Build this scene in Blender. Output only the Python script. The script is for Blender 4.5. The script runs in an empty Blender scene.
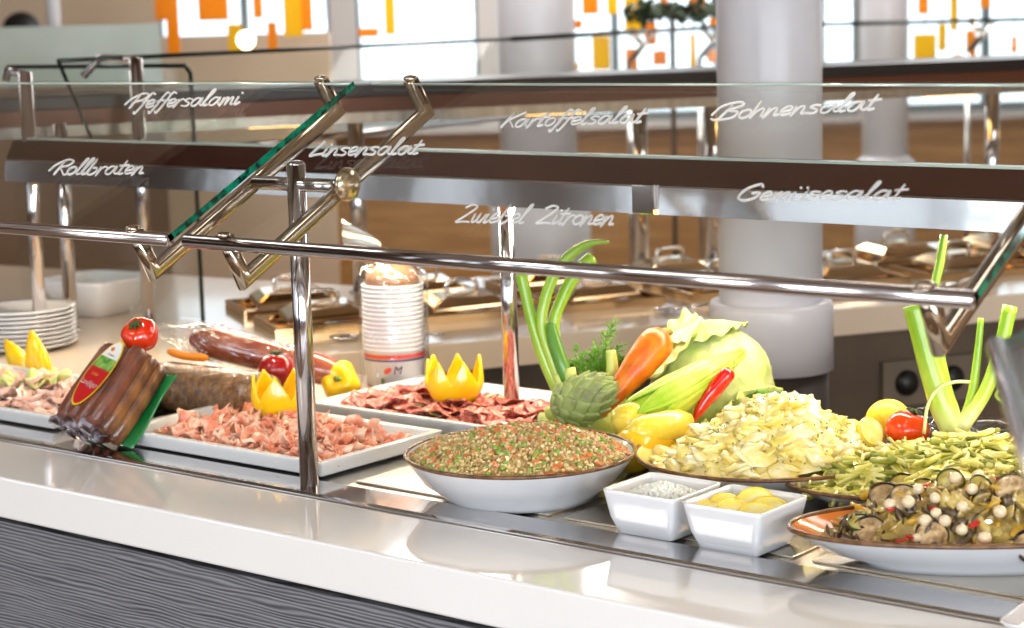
import bpy, bmesh, math, random
import numpy as np
from mathutils import Vector, Matrix, Euler, noise
random.seed(7)
PI = math.pi
sc = bpy.context.scene
COL = sc.collection

# ---------------------------------------------------------------- camera
F = 1991.0; IW, IH = 1024, 628
PITCH = math.radians(8.6); ROLL = 0.027; AZ = math.radians(50.8)
CAM = Vector((0, 0, 1.66))
FH = Vector((-math.cos(AZ), math.sin(AZ), 0)); RH = Vector((math.sin(AZ), math.cos(AZ), 0)); UP = Vector((0, 0, 1))
FW = FH*math.cos(PITCH) - UP*math.sin(PITCH); U0 = FH*math.sin(PITCH) + UP*math.cos(PITCH)
CR = RH*math.cos(ROLL) - U0*math.sin(ROLL); CU = RH*math.sin(ROLL) + U0*math.cos(ROLL)
cam_d = bpy.data.cameras.new('camera'); cam = bpy.data.objects.new('camera', cam_d); COL.objects.link(cam)
cam.matrix_world = Matrix(((CR.x, CU.x, -FW.x, CAM.x), (CR.y, CU.y, -FW.y, CAM.y), (CR.z, CU.z, -FW.z, CAM.z), (0, 0, 0, 1)))
cam_d.sensor_width = 36; cam_d.lens = 36*F/IW; cam_d.clip_start = .05; cam_d.clip_end = 200
cam_d.dof.use_dof = True; cam_d.dof.focus_distance = 3.05; cam_d.dof.aperture_fstop = 4.8
sc.camera = cam
def ray(px, py): return FW + CR*((px-IW/2)/F) - CU*((py-IH/2)/F)
def atz(px, py, z=.9):
    d = ray(px, py); return CAM + d*((z-CAM.z)/d.z)
def aty(px, py, y):
    d = ray(px, py); return CAM + d*((y-CAM.y)/d.y)
def atx(px, py, x):
    d = ray(px, py); return CAM + d*((x-CAM.x)/d.x)
def atd(px, py, d): return CAM + ray(px, py)*d      # at a distance along the view axis

# ---------------------------------------------------------------- render look, sky, lamps
sc.view_settings.view_transform = 'Standard'; sc.view_settings.look = 'None'
sc.view_settings.gamma = 1; sc.view_settings.use_curve_mapping = False
sc.view_settings.exposure = 0.35
sc.render.engine = 'CYCLES'
cy = sc.cycles
cy.use_denoising = True; cy.max_bounces = 10; cy.transparent_max_bounces = 24; cy.glossy_bounces = 5; cy.diffuse_bounces = 3
cy.transmission_bounces = 6; cy.sample_clamp_indirect = 4; cy.caustics_reflective = False; cy.caustics_refractive = False
w = bpy.data.worlds.new('sky'); sc.world = w; w.use_nodes = True
bg = w.node_tree.nodes['Background']; bg.inputs[0].default_value = (.86, .95, 1, 1); bg.inputs[1].default_value = 1.9
def area(name, loc, rot, sx, sy, power, color):
    l = bpy.data.lights.new(name, 'AREA'); l.shape = 'RECTANGLE'; l.size = sx; l.size_y = sy; l.energy = power; l.color = color
    o = bpy.data.objects.new(name, l); COL.objects.link(o); o.location = loc; o.rotation_euler = rot; return o
def spot(name, loc, target, power, color, angle, size=.05, blend=.6):
    l = bpy.data.lights.new(name, 'SPOT'); l.energy = power; l.color = color; l.spot_size = math.radians(angle); l.spot_blend = blend; l.shadow_soft_size = size
    o = bpy.data.objects.new(name, l); COL.objects.link(o); o.location = loc
    o.rotation_euler = (Vector(target)-Vector(loc)).to_track_quat('-Z', 'Y').to_euler(); return o
WARM = (1, .91, .78); DAY = (.86, .93, 1.0)
# unseen fill lights under the ceiling, added to lift the ambient level
for i, (x, y, p) in enumerate(((-3.4, .2, 30), (-1.2, .5, 16), (-5.4, 5.8, 28), (-3.4, 7.4, 44), (-6.8, 3.4, 16), (-6.4, 8.0, 52), (-1.0, 4.8, 22))):
    area('ceiling_panel_light', (x, y, 2.98), (0, 0, 0), 1.2, 1.2, p, (1, .96, .91))
# daylight of the windows behind the camera
for k in (-1, 0, 1, 2):
    c = -FH*4.1 + RH*(2.4*k) + Vector((0, 0, 1.8))
    area('window_daylight', tuple(c), Vector(FH).to_track_quat('-Z', 'Y').to_euler(), 1.4, 1.9, 120, DAY)
for f, wd, p in ((-1.9, 1.1, 26), (-.9, .5, 8), (-.3, .5, 11), (.6, .9, 9), (1.6, .5, 6), (2.7, .35, 3), (3.5, .7, 6), (5.0, .25, 2)):  # unseen strips on the left wall, added for the hood fascia to mirror
    c = FH*f - RH*6.12 + Vector((0, 0, 1.8))
    area('window_daylight', tuple(c), Vector(RH).to_track_quat('-Z', 'Y').to_euler(), wd, 1.9, p, DAY)
# spots over the buffet
for x in (-3.45, -2.95, -2.45, -1.95, -1.45, -.95):
    spot('buffet_spot', (x, 2.25, 2.9), (x, 2.70, .9), 36 if x < -2 else 28, WARM, 27, .06, .35)
# tubular heat lamp under the hood
area('heat_lamp_light', (-2.1, 2.895, 1.298), (0, 0, 0), 3.3, .03, 16, (1, .84, .62))
spot('far_counter_spot', (-3.9, 4.6, 2.9), (-3.6, 4.6, .9), 22, WARM, 60, .06)
spot('far_counter_spot', (-3.0, 5.9, 2.9), (-2.9, 5.7, .9), 30, WARM, 60, .06)

# ---------------------------------------------------------------- materials
def lin(c):
    return tuple(((v/255)/12.92 if v/255 <= .04045 else ((v/255+.055)/1.055)**2.4) for v in c) + (1,)
MATS = {}
def mat(name, col, rough=.5, metal=0, col2=None, scale=20, bump=0, bscale=None, detail=4, stretch=(1, 1, 1), lo=.4, hi=.6, spec=.5, sss=0, trans=0, coat=0, ior=None, coord='Object', emis=0, var=0):
    if name in MATS: return MATS[name]
    m = bpy.data.materials.new(name); m.use_nodes = True; nt = m.node_tree; N = nt.nodes; L = nt.links
    b = N['Principled BSDF']
    b.inputs['Base Color'].default_value = lin(col); b.inputs['Roughness'].default_value = rough; b.inputs['Metallic'].default_value = metal
    b.inputs['Specular IOR Level'].default_value = spec
    if sss: b.inputs['Subsurface Weight'].default_value = sss; b.inputs['Subsurface Radius'].default_value = (.01, .006, .004); b.inputs['Subsurface Scale'].default_value = 1
    if trans: b.inputs['Transmission Weight'].default_value = trans
    if coat: b.inputs['Coat Weight'].default_value = coat; b.inputs['Coat Roughness'].default_value = .05
    if ior: b.inputs['IOR'].default_value = ior
    if emis: b.inputs['Emission Color'].default_value = lin(col); b.inputs['Emission Strength'].default_value = emis
    tc = N.new('ShaderNodeTexCoord'); mp = N.new('ShaderNodeMapping'); mp.inputs['Scale'].default_value = stretch
    L.new(tc.outputs[coord], mp.inputs['Vector'])
    def nz(s, d):
        t = N.new('ShaderNodeTexNoise'); t.inputs['Scale'].default_value = s; t.inputs['Detail'].default_value = d; L.new(mp.outputs[0], t.inputs['Vector']); return t
    if col2:
        t = nz(scale, detail); r = N.new('ShaderNodeValToRGB')
        r.color_ramp.elements[0].position = lo; r.color_ramp.elements[1].position = hi
        r.color_ramp.elements[0].color = lin(col); r.color_ramp.elements[1].color = lin(col2)
        L.new(t.outputs['Fac'], r.inputs['Fac']); out = r.outputs['Color']
        L.new(out, b.inputs['Base Color'])
    if bump:
        t = nz(bscale or scale, detail); bp = N.new('ShaderNodeBump'); bp.inputs['Strength'].default_value = bump; bp.inputs['Distance'].default_value = .004
        L.new(t.outputs['Fac'], bp.inputs['Height']); L.new(bp.outputs[0], b.inputs['Normal'])
    MATS[name] = m; return m
def glass_mat(name, tint=(1, 1, 1, 1), refl=1.0, bump=0, bscale=40, rough=.02):
    # thin clear pane: straight-through transparency with a Fresnel reflection
    m = bpy.data.materials.new(name); m.use_nodes = True; nt = m.node_tree; N = nt.nodes; L = nt.links; N.remove(N['Principled BSDF'])
    tr = N.new('ShaderNodeBsdfTransparent'); tr.inputs[0].default_value = tint
    gl = N.new('ShaderNodeBsdfGlossy'); gl.inputs['Roughness'].default_value = rough
    if bump:
        tc = N.new('ShaderNodeTexCoord'); t = N.new('ShaderNodeTexNoise'); t.inputs['Scale'].default_value = bscale; L.new(tc.outputs['Object'], t.inputs['Vector'])
        bp = N.new('ShaderNodeBump'); bp.inputs['Strength'].default_value = bump; bp.inputs['Distance'].default_value = .01
        L.new(t.outputs['Fac'], bp.inputs['Height']); L.new(bp.outputs[0], gl.inputs['Normal'])
    ge = N.new('ShaderNodeNewGeometry'); dt = N.new('ShaderNodeVectorMath'); dt.operation = 'DOT_PRODUCT'
    L.new(ge.outputs['Normal'], dt.inputs[0]); L.new(ge.outputs['Incoming'], dt.inputs[1])
    def mth(op, a, b=None):
        n = N.new('ShaderNodeMath'); n.operation = op; n.use_clamp = False
        for k, v in enumerate((a, b)):
            if v is None: continue
            if isinstance(v, (int, float)): n.inputs[k].default_value = v
            else: L.new(v, n.inputs[k])
        return n.outputs[0]
    f5 = mth('POWER', mth('SUBTRACT', 1.0, mth('ABSOLUTE', dt.outputs['Value'])), 5.0)      # Schlick reflectance, same from both sides
    fr = mth('ADD', mth('MULTIPLY', f5, .96), .04)
    mx = N.new('ShaderNodeMixShader'); mul = N.new('ShaderNodeMath'); mul.operation = 'MULTIPLY'; mul.inputs[1].default_value = refl; mul.use_clamp = True
    L.new(fr, mul.inputs[0]); L.new(mul.outputs[0], mx.inputs[0]); L.new(tr.outputs[0], mx.inputs[1]); L.new(gl.outputs[0], mx.inputs[2])
    L.new(mx.outputs[0], N['Material Output'].inputs['Surface']); MATS[name] = m; return m
def translucent(name, col, k=.6):
    m = bpy.data.materials.new(name); m.use_nodes = True; nt = m.node_tree; N = nt.nodes; L = nt.links; b = N['Principled BSDF']
    b.inputs['Base Color'].default_value = lin(col); b.inputs['Roughness'].default_value = .4
    t = N.new('ShaderNodeBsdfTranslucent'); t.inputs[0].default_value = lin(col); mx = N.new('ShaderNodeMixShader'); mx.inputs[0].default_value = k
    L.new(b.outputs[0], mx.inputs[1]); L.new(t.outputs[0], mx.inputs[2]); L.new(mx.outputs[0], N['Material Output'].inputs['Surface']); MATS[name] = m; return m

CHROME = mat('chrome', (215, 212, 212), .09, 1)
TUBE = mat('polished_tube', (208, 203, 206), .11, 1)
ARM = mat('polished_arm', (196, 180, 160), .13, 1)
STEEL = mat('brushed_steel', (190, 184, 174), .2, 1, col2=(168, 160, 150), scale=4, bump=.06, bscale=9, stretch=(1, 14, 1))
WELL = mat('steel_well', (214, 206, 194), .30, 1, bump=.12, bscale=14)
STONE = mat('quartz_stone', (240, 238, 236), .09, 0, col2=(222, 218, 214), scale=700, lo=.6, hi=.75, coat=.6)
STONE_B = mat('quartz_stone_far', (212, 194, 172), .16, 0, coat=.4)
GLASS = glass_mat('clear_glass', (.97, .985, .975, 1), 1.0)
GLASSF = glass_mat('far_clear_glass', (.95, .965, .955, 1), .25)
GLASS_EDGE = mat('green_glass_edge', (2, 138, 104), .12, 0, col2=(1, 52, 42), scale=60, coat=.2)
HOOD = mat('dark_brown_hood', (52, 24, 18), .22, 0, spec=.3)
INK = translucent('white_marker_ink', (252, 252, 252), .45)
PORC = mat('white_porcelain', (228, 227, 229), .14, 0, coat=.25)
RIMB = mat('brown_glazed_rim', (128, 88, 52), .25, 0, col2=(96, 62, 36), scale=60)

# ---------------------------------------------------------------- mesh helpers
def nrm(v): return v/max(np.linalg.norm(v), 1e-9)
def rot(x=0, y=0, z=0): return np.array(Euler((x, y, z)).to_matrix())
def box(c, s, R=None):
    v = np.array([(a, b, d) for a in (-.5, .5) for b in (-.5, .5) for d in (-.5, .5)])*np.array(s)
    if R is not None: v = v@np.array(R).T
    return v+np.array(c), [(0, 1, 3, 2), (4, 6, 7, 5), (0, 4, 5, 1), (2, 3, 7, 6), (0, 2, 6, 4), (1, 5, 7, 3)]
def tube(pts, r, n=12, cap=True, sq=None, up=None, flat=1.0):
    P = [np.array(p, float) for p in pts]; k = len(P); rr = r if isinstance(r, (list, tuple, np.ndarray)) else [r]*k
    D = [nrm(P[i+1]-P[i]) for i in range(k-1)]
    a = np.array(up, float) if up is not None else (np.array([0, 0, 1.]) if abs(D[0][2]) < .9 else np.array([1., 0, 0]))
    nv = nrm(a-D[0]*(a@D[0])); V = []; F_ = []
    for i in range(k):
        d = D[min(i, k-2)] if i == 0 else D[i-1]
        nv = nrm(nv-d*(nv@d)); bv = np.cross(d, nv)
        t = D[0] if i == 0 else (D[-1] if i == k-1 else nrm(D[i-1]+D[i]))
        for j in range(n):
            th = 2*PI*(j+.5)/n; c, s = math.cos(th), math.sin(th)
            if sq:
                q = (abs(c)**sq+abs(s)**sq)**(-1/sq); c *= q; s *= q
            o = (nv*c+bv*s*flat)*rr[i]
            if 0 < i < k-1: o = o - d*((o@t)/max(d@t, .25))
            V.append(P[i]+o)
        if 0 < i < k-1:
            d2 = D[i]; ax = np.cross(d, d2); sn = np.linalg.norm(ax)
            if sn > 1e-6:
                ang = math.atan2(sn, d@d2); M = np.array(Matrix.Rotation(ang, 3, Vector(ax/sn))); nv = M@nv
    for i in range(k-1):
        for j in range(n): F_.append((i*n+j, i*n+(j+1) % n, (i+1)*n+(j+1) % n, (i+1)*n+j))
    if cap: F_.append(tuple(range(n))[::-1]); F_.append(tuple((k-1)*n+j for j in range(n)))
    return np.array(V), F_
def lathe(prof, c=(0, 0, 0), n=48, sx=1, sy=1, ang=0, cap=True):
    V = []; F_ = []
    for r, z in prof:
        for j in range(n):
            t = 2*PI*j/n; x, y = r*math.cos(t)*sx, r*math.sin(t)*sy
            V.append((c[0]+x*math.cos(ang)-y*math.sin(ang), c[1]+x*math.sin(ang)+y*math.cos(ang), c[2]+z))
    for i in range(len(prof)-1):
        for j in range(n): F_.append((i*n+j, i*n+(j+1) % n, (i+1)*n+(j+1) % n, (i+1)*n+j))
    if cap and prof[0][0] > 1e-5: F_.append(tuple(range(n))[::-1])
    if cap and prof[-1][0] > 1e-5: F_.append(tuple((len(prof)-1)*n+j for j in range(n)))
    return np.array(V, float), F_
def ball(c=(0, 0, 0), r=(1, 1, 1), nu=12, nv=8, R=None, nz=0, nf=3, seed=0):
    if not hasattr(r, '__len__'): r = (r, r, r)
    V = [(0, 0, 1)]; 
    for i in range(1, nv):
        for j in range(nu):
            a = PI*i/nv; b = 2*PI*j/nu; V.append((math.sin(a)*math.cos(b), math.sin(a)*math.sin(b), math.cos(a)))
    V.append((0, 0, -1)); V = np.array(V, float)
    if nz: V = V*np.array([1+nz*noise.noise(Vector(v)*nf+Vector((seed, seed*2.1, 0))) for v in V])[:, None]
    V = V*np.array(r)
    if R is not None: V = V@np.array(R).T
    F_ = [(0, 1+j, 1+(j+1) % nu) for j in range(nu)]
    for i in range(nv-2):
        for j in range(nu): a = 1+i*nu+j; b = 1+i*nu+(j+1) % nu; F_.append((a, a+nu, b+nu, b))
    l = len(V)-1; s = 1+(nv-2)*nu
    F_ += [(l, s+(j+1) % nu, s+j) for j in range(nu)]
    return V+np.array(c), F_
def grid(nu, nv, fn, closeu=False):
    V = [fn(i/(nu if closeu else nu-1), j/(nv-1)) for j in range(nv) for i in range(nu)]; F_ = []
    for j in range(nv-1):
        for i in range(nu if closeu else nu-1):
            a = j*nu+i; b = j*nu+(i+1) % nu; F_.append((a, b, b+nu, a+nu))
    return np.array(V, float), F_
def prism(poly, z0, z1):
    n = len(poly); V = [(x, y, z0) for x, y in poly]+[(x, y, z1) for x, y in poly]
    return np.array(V, float), [tuple(range(n))[::-1], tuple(range(n, 2*n))]+[(i, (i+1) % n, n+(i+1) % n, n+i) for i in range(n)]
def extrude_x(prof, x0, x1):        # closed profile of (y, z)
    n = len(prof); V = [(x0, y, z) for y, z in prof]+[(x1, y, z) for y, z in prof]
    return np.array(V, float), [tuple(range(n)), tuple(range(n, 2*n))[::-1]]+[(i, n+i, n+(i+1) % n, (i+1) % n) for i in range(n)]
def spline(pts, k=6):
    P = [np.array(p, float) for p in pts]; P = [2*P[0]-P[1]]+P+[2*P[-1]-P[-2]]; out = []
    for i in range(1, len(P)-2):
        for s in range(k):
            t = s/k; a, b, c, d = P[i-1:i+3]
            out.append(.5*((2*b)+(c-a)*t+(2*a-5*b+4*c-d)*t*t+(-a+3*b-3*c+d)*t**3))
    out.append(P[-2]); return out
def lerpn(a, b, n): return [a+(b-a)*i/(n-1) for i in range(n)]

class MB:
    def __init__(s): s.V = []; s.F = []; s.M = []; s.S = []; s.n = 0
    def add(s, vf, m=0, smooth=True, R=None, t=None):
        V, F_ = vf
        if R is not None: V = V@np.array(R).T
        if t is not None: V = V+np.array(t)
        s.V.append(V); n = s.n
        s.F += [tuple(i+n for i in f) for f in F_]; s.M += [m]*len(F_); s.S += [smooth]*len(F_); s.n += len(V); return s
    def build(s, name, mats, parent=None, bevel=0, sub=0, solid=0, seg=2, base=False, normals=True, solid_off=0):
        V = np.concatenate(s.V); lo, hi = V.min(0), V.max(0); c = (lo+hi)/2
        if base: c[2] = lo[2]
        me = bpy.data.meshes.new(name); me.from_pydata((V-c).tolist(), [], s.F)
        mats = mats if isinstance(mats, (list, tuple)) else [mats]
        for m in mats: me.materials.append(m)
        me.polygons.foreach_set('material_index', s.M); me.polygons.foreach_set('use_smooth', s.S)
        if normals:
            bm = bmesh.new(); bm.from_mesh(me); bmesh.ops.recalc_face_normals(bm, faces=bm.faces); bm.to_mesh(me); bm.free()
        me.update()
        o = bpy.data.objects.new(name, me); COL.objects.link(o)
        pw = Vector((0, 0, 0)); p = parent
        while p is not None: pw += p.location; p = p.parent
        o.parent = parent; o.location = Vector(c)-pw
        if solid: md = o.modifiers.new('Solidify', 'SOLIDIFY'); md.thickness = solid; md.offset = solid_off
        if bevel: md = o.modifiers.new('Bevel', 'BEVEL'); md.width = bevel; md.segments = seg; md.limit_method = 'ANGLE'
        if sub: md = o.modifiers.new('Subdivision', 'SUBSURF'); md.levels = sub; md.render_levels = sub
        return o
def one(name, vf, mats, parent=None, smooth=True, **k): return MB().add(vf, 0, smooth).build(name, mats, parent, **k)
def tag(o, label=None, cat=None, group=None, kind=None):
    if label: o['label'] = label
    if cat: o['category'] = cat
    if group: o['group'] = group
    if kind: o['kind'] = kind
    return o
def thing(name, label, cat, loc=(0, 0, 0), group=None):
    o = bpy.data.objects.new(name, None); COL.objects.link(o); o.location = loc; o.empty_display_size = .05
    return tag(o, label, cat, group)
def struct(o): o['kind'] = 'structure'; return o
def copy_tree(o, parent=None):
    c = o.copy(); COL.objects.link(c); c.parent = parent
    for ch in list(o.children): copy_tree(ch, c)
    return c
def fbm(x, y, s=1, z=0): return noise.noise(Vector((x*s, y*s, z)))+.5*noise.noise(Vector((x*s*2.1, y*s*2.1, z+5)))
rnd = random.uniform

# ---------------------------------------------------------------- room shell (axes FH / RH)
def RM(f, r, z): return Vector((0, 0, 0))+FH*f+RH*r+UP*z
fA = math.atan2(FH.y, FH.x)
def rbox(f0, f1, r0, r1, z0, z1):
    V = [RM(f, r, z) for f in (f0, f1) for r in (r0, r1) for z in (z0, z1)]
    return np.array([tuple(v) for v in V]), [(0, 1, 3, 2), (4, 6, 7, 5), (0, 4, 5, 1), (2, 3, 7, 6), (0, 2, 6, 4), (1, 5, 7, 3)]
WALLT = mat('tan_wall_paint', (222, 198, 172), .7, col2=(214, 190, 162), scale=1.5)
WOODW = mat('golden_wood_panelling', (186, 138, 80), .45, col2=(164, 116, 62), scale=3, stretch=(1, 1, 12))
CEIL = mat('white_ceiling_paint', (236, 230, 222), .8)
FLOORM = mat('warm_stone_floor', (134, 106, 80), .25, col2=(112, 86, 62), scale=3)
DWALL = mat('dark_wood_wall', (84, 60, 46), .5, col2=(66, 46, 34), scale=2, stretch=(1, 1, 6))
FRAMEM = mat('window_frame_grey', (120, 130, 135), .4)
PLASTER = mat('grey_white_plaster', (205, 200, 198), .5)
FWALL = 12.0
struct(one('floor', rbox(-4.2, FWALL+.3, -6.2, 6.2, -.1, 0), FLOORM, smooth=False))
struct(one('ceiling', rbox(-4.2, FWALL+.3, -6.2, 6.2, 3.0, 3.1), CEIL, smooth=False))
struct(one('wall_left', rbox(-4.2, FWALL+.3, -6.3, -6.2, 0, 3), DWALL, smooth=False))
struct(one('wall_right', rbox(-4.2, FWALL+.3, 6.2, 6.3, 0, 3), WALLT, smooth=False))
struct(one('wall_behind_camera', rbox(-4.3, -4.2, -6.2, 6.2, 0, 3), DWALL, smooth=False))
for k, f in enumerate((-3.2, -1.2, .8, 2.8, 4.8)): struct(one('trim_%d' % (k+2), rbox(f, f+.25, -6.2, 6.2, 2.8, 3.0), DWALL, smooth=False))  # unseen ceiling beams added to put dark bands into chrome reflections
SILL = 1.0
def pr(px, f=FWALL): # lateral offset at distance f of a pixel column near the horizon
    d = ray(px, 30); t = f/(d.x*FH.x+d.y*FH.y); q = CAM+d*t; return q.x*RH.x+q.y*RH.y
# window openings (pixel columns): wall piers between
piers = [(-900, 158), (330, 356), (478, 512), (718, 822), (858, 902), (1500, 2400)]
wf = MB(); wf.add(rbox(FWALL, FWALL+.15, -6.2, 6.2, 0, SILL), 0, False)
struct(wf.build('wall_far_below_windows', WOODW))
struct(one('wall_far_above_windows', rbox(FWALL, FWALL+.15, -6.2, 6.2, 2.7, 3.0), CEIL, smooth=False))
for i, (a, b) in enumerate(piers):
    r0, r1 = max(pr(a), -6.2), min(pr(b), 6.2)
    if r1 > r0: struct(one('wall_far_pier', rbox(FWALL-.02, FWALL+.17, r0, r1, SILL, 2.7), WALLT if i == 0 else PLASTER, smooth=False))
WPANE = glass_mat('window_glass', (.95, .98, 1, 1), .6)
for i in range(len(piers)-1):
    r0, r1 = pr(piers[i][1]), min(pr(piers[i+1][0]), 6.2)
    n = max(1, round((r1-r0)/.55)); m = MB()
    for k in range(n+1):
        x = r0+(r1-r0)*k/n; m.add(rbox(FWALL+.03, FWALL+.08, max(x-.022, r0), min(x+.022, r1), SILL, 2.7), 0, False)
    m.add(rbox(FWALL+.03, FWALL+.08, r0, r1, SILL, SILL+.05), 0, False); m.add(rbox(FWALL+.03, FWALL+.08, r0, r1, 2.64, 2.7), 0, False)
    wfr = m.build('window_%d' % (i+1), FRAMEM); struct(wfr)
    one('pane', rbox(FWALL+.05, FWALL+.056, r0, r1, SILL+.02, 2.68), WPANE, wfr, smooth=False)
struct(one('trim_1', rbox(FWALL-.12, FWALL, -6.2, 6.2, SILL-.04, SILL), PLASTER, smooth=False))

# pale column in the middle of the room, with its wider collar
cp = atd(771, 300, 4.45); CX, CY = cp.x, cp.y; cr = 51.5*4.45/F
col = thing('column', 'thick white round column with a wider collar, between the two counters', 'column', (CX, CY, 0))
COLM = mat('column_paint', (206, 205, 211), .3, col2=(200, 199, 205), scale=6)
one('shaft', lathe([(cr, 0), (cr, 3.0)], (CX, CY, 0), 64), COLM, col)
zc0 = atd(775, 383, 4.45).z+.03; zc1 = atd(775, 300, 4.45).z
one('collar', lathe([(cr, zc0), (cr*1.2, zc0), (cr*1.2, zc1-.015), (cr*1.17, zc1), (cr, zc1)], (CX, CY, 0), 64, cap=False), COLM, col)
one('base_cladding', lathe([(cr*1.1, 0), (cr*1.1, zc0-.002)], (CX, CY, 0), 48), mat('dark_cladding', (46, 38, 34), .5), col)  # darker, slightly wider sleeve from the floor up to the collar
for (pa, pb, f, lab) in ((497, 575, 9.0, 'pale round column far behind the hanging hood, in the middle of the room'), (862, 908, 9.6, 'slim pale round column far behind, right of the thick column')):
    r_ = (pr(pb, f)-pr(pa, f))/2; q = RM(f, (pr(pa, f)+pr(pb, f))/2, 0)
    c_ = thing('column', lab, 'column', (q.x, q.y, 0)); one('shaft', lathe([(r_, 0), (r_, 3)], q, 40), COLM, c_)
    one('ring_base', lathe([(r_, 0), (r_*1.3, 0), (r_*1.3, .9), (r_, .93)], q, 40, cap=False), COLM, c_)

# hanging orange and yellow acrylic squares in front of the windows
ORG = translucent('orange_acrylic', (255, 186, 34), .75); YEL = translucent('yellow_acrylic', (255, 222, 50), .75)
panels = []
for (a, b, y0, y1, c) in ((176, 190, -30, 52, 0), (206, 236, -14, 20, 0), (258, 268, -20, 18, 0), (286, 306, -30, 36, 1), (387, 399, -40, 34, 1), (362, 382, 28, 36, 0),
        (553, 564, -30, 40, 1), (580, 597, -30, 14, 0), (561, 580, 20, 28, 0), (590, 608, 36, 68, 1), (545, 568, 44, 58, 0), (567, 578, 62, 70, 1),
        (620, 640, -20, 34, 1), (655, 664, -30, 14, 0), (684, 702, -30, 16, 0), (706, 717, 18, 28, 0), (622, 634, 48, 70, 0), (685, 692, 34, 66, 1), (650, 664, 50, 64, 0), (704, 716, 50, 62, 0),
        (904, 915, -30, 14, 0), (904, 926, 34, 58, 1), (940, 948, -30, 30, 1), (972, 983, -20, 8, 0), (1011, 1030, -30, 16, 1), (942, 952, 54, 58, 0), (1002, 1008, 36, 52, 0), (160, 172, -30, 20, 0), (236, 250, 24, 50, 1), (306, 318, -30, 30, 0), (272, 282, 22, 52, 0), (605, 616, -10, 14, 1), (640, 652, 22, 44, 0), (536, 545, -20, 20, 0), (930, 938, 24, 50, 1), (960, 970, 30, 56, 0)):
    p0 = atd(a, y0, 9.2); p1 = atd(b, y1, 9.2)
    panels.append((p0, p1, c))
bycol = {}
for k, (p0, p1, c) in enumerate(panels):
    f = 9.0+.05*(k % 4)
    def fr(p): return p.x*RH.x+p.y*RH.y
    a, b = fr(p0), fr(p1); zt, zb = max(p0.z, p1.z), min(p0.z, p1.z)
    q = (a+b)/2; o = one('hanging_panel', rbox(f, f+.012, a, b, zb, zt), (ORG, YEL)[c], smooth=False)
    nm = ('orange', 'yellow')[c]
    tag(o, '%s see-through panel hanging before the far windows' % nm, 'panel', '%s panels before the windows' % nm)
    one('wire', tube([tuple(RM(f+.006, q, zt)), tuple(RM(f+.006, q, 3.0))], .002, 6), FRAMEM, o)

# ---------------------------------------------------------------- own counter
XL, XR = -5.6, -.35
YF, YR, YB = 2.017, 2.205, 3.05
cw = mat('grey_blue_wood_laminate', (112, 114, 122), .5)
nt = cw.node_tree; N = nt.nodes; L = nt.links; b = N['Principled BSDF']
tc = N.new('ShaderNodeTexCoord'); mp = N.new('ShaderNodeMapping'); mp.inputs['Scale'].default_value = (.16, 1, 1)
L.new(tc.outputs['Object'], mp.inputs[0])
wv = N.new('ShaderNodeTexWave'); wv.wave_type = 'BANDS'; wv.bands_direction = 'Z'; wv.inputs['Scale'].default_value = 52; wv.inputs['Distortion'].default_value = 16; wv.inputs['Detail'].default_value = 2; wv.inputs['Detail Scale'].default_value = .35; wv.inputs['Detail Roughness'].default_value = .6
L.new(mp.outputs[0], wv.inputs['Vector'])
mp2 = N.new('ShaderNodeMapping'); mp2.inputs['Scale'].default_value = (4, 1, 130); L.new(tc.outputs['Object'], mp2.inputs[0])
n2 = N.new('ShaderNodeTexNoise'); n2.inputs['Scale'].default_value = 1.6; n2.inputs['Detail'].default_value = 5; L.new(mp2.outputs[0], n2.inputs['Vector'])
mxx = N.new('ShaderNodeMath'); mxx.operation = 'MULTIPLY_ADD'; mxx.inputs[1].default_value = .45; L.new(wv.outputs['Fac'], mxx.inputs[0])
m3 = N.new('ShaderNodeMath'); m3.operation = 'MULTIPLY'; m3.inputs[1].default_value = .75; L.new(n2.outputs['Fac'], m3.inputs[0]); L.new(m3.outputs[0], mxx.inputs[2])
rp = N.new('ShaderNodeValToRGB'); rp.color_ramp.elements[0].position = .25; rp.color_ramp.elements[1].position = .85
rp.color_ramp.elements[0].color = lin((54, 54, 58)); rp.color_ramp.elements[1].color = lin((136, 136, 141)); L.new(mxx.outputs[0], rp.inputs[0]); L.new(rp.outputs[0], b.inputs['Base Color'])
bp = N.new('ShaderNodeBump'); bp.inputs['Strength'].default_value = .5; bp.inputs['Distance'].default_value = .003; L.new(mxx.outputs[0], bp.inputs['Height']); L.new(bp.outputs[0], b.inputs['Normal'])

ctr = thing('buffet_counter', 'long buffet counter with white stone front edge, steel top and grey wood-grain front', 'counter', (-2.5, 2.6, 0))
one('stone_edge', box(((XL+XR)/2, (YF+YR)/2, .864), (XR-XL, YR-YF, .072)), STONE, ctr, smooth=False, bevel=.004)
one('wood_front', box(((XL+XR)/2, YF+.030, .408), (XR-XL, .03, .816)), cw, ctr, smooth=False)
one('body', box(((XL+XR)/2, (YF+.07+YB)/2, .41), (XR-XL, YB-YF-.09, .82)), mat('dark_body', (40, 36, 34), .6), ctr, smooth=False)
one('shadow_gap', box(((XL+XR)/2, YF+.045, .822), (XR-XL, .03, .012)), mat('black_gap', (20, 20, 22), .6), ctr, smooth=False)
m = MB()
m.add(extrude_x([(YR, .86), (YR, .903), (YR+.006, .906), (YR+.075, .906), (YR+.082, .899), (YR+.082, .86)], XL, XR), 0, False)
m.build('steel_rim', CHROME, ctr)
one('steel_top', box(((XL+XR)/2, (YR+.082+YB)/2, .879), (XR-XL, YB-YR-.082, .040)), WELL, ctr, smooth=False)
one('stone_back', box(((XL-2.72)/2, 2.855, .890), (-2.72-XL, .39, .0225)), STONE_B, ctr, smooth=False, bevel=.002)
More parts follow.
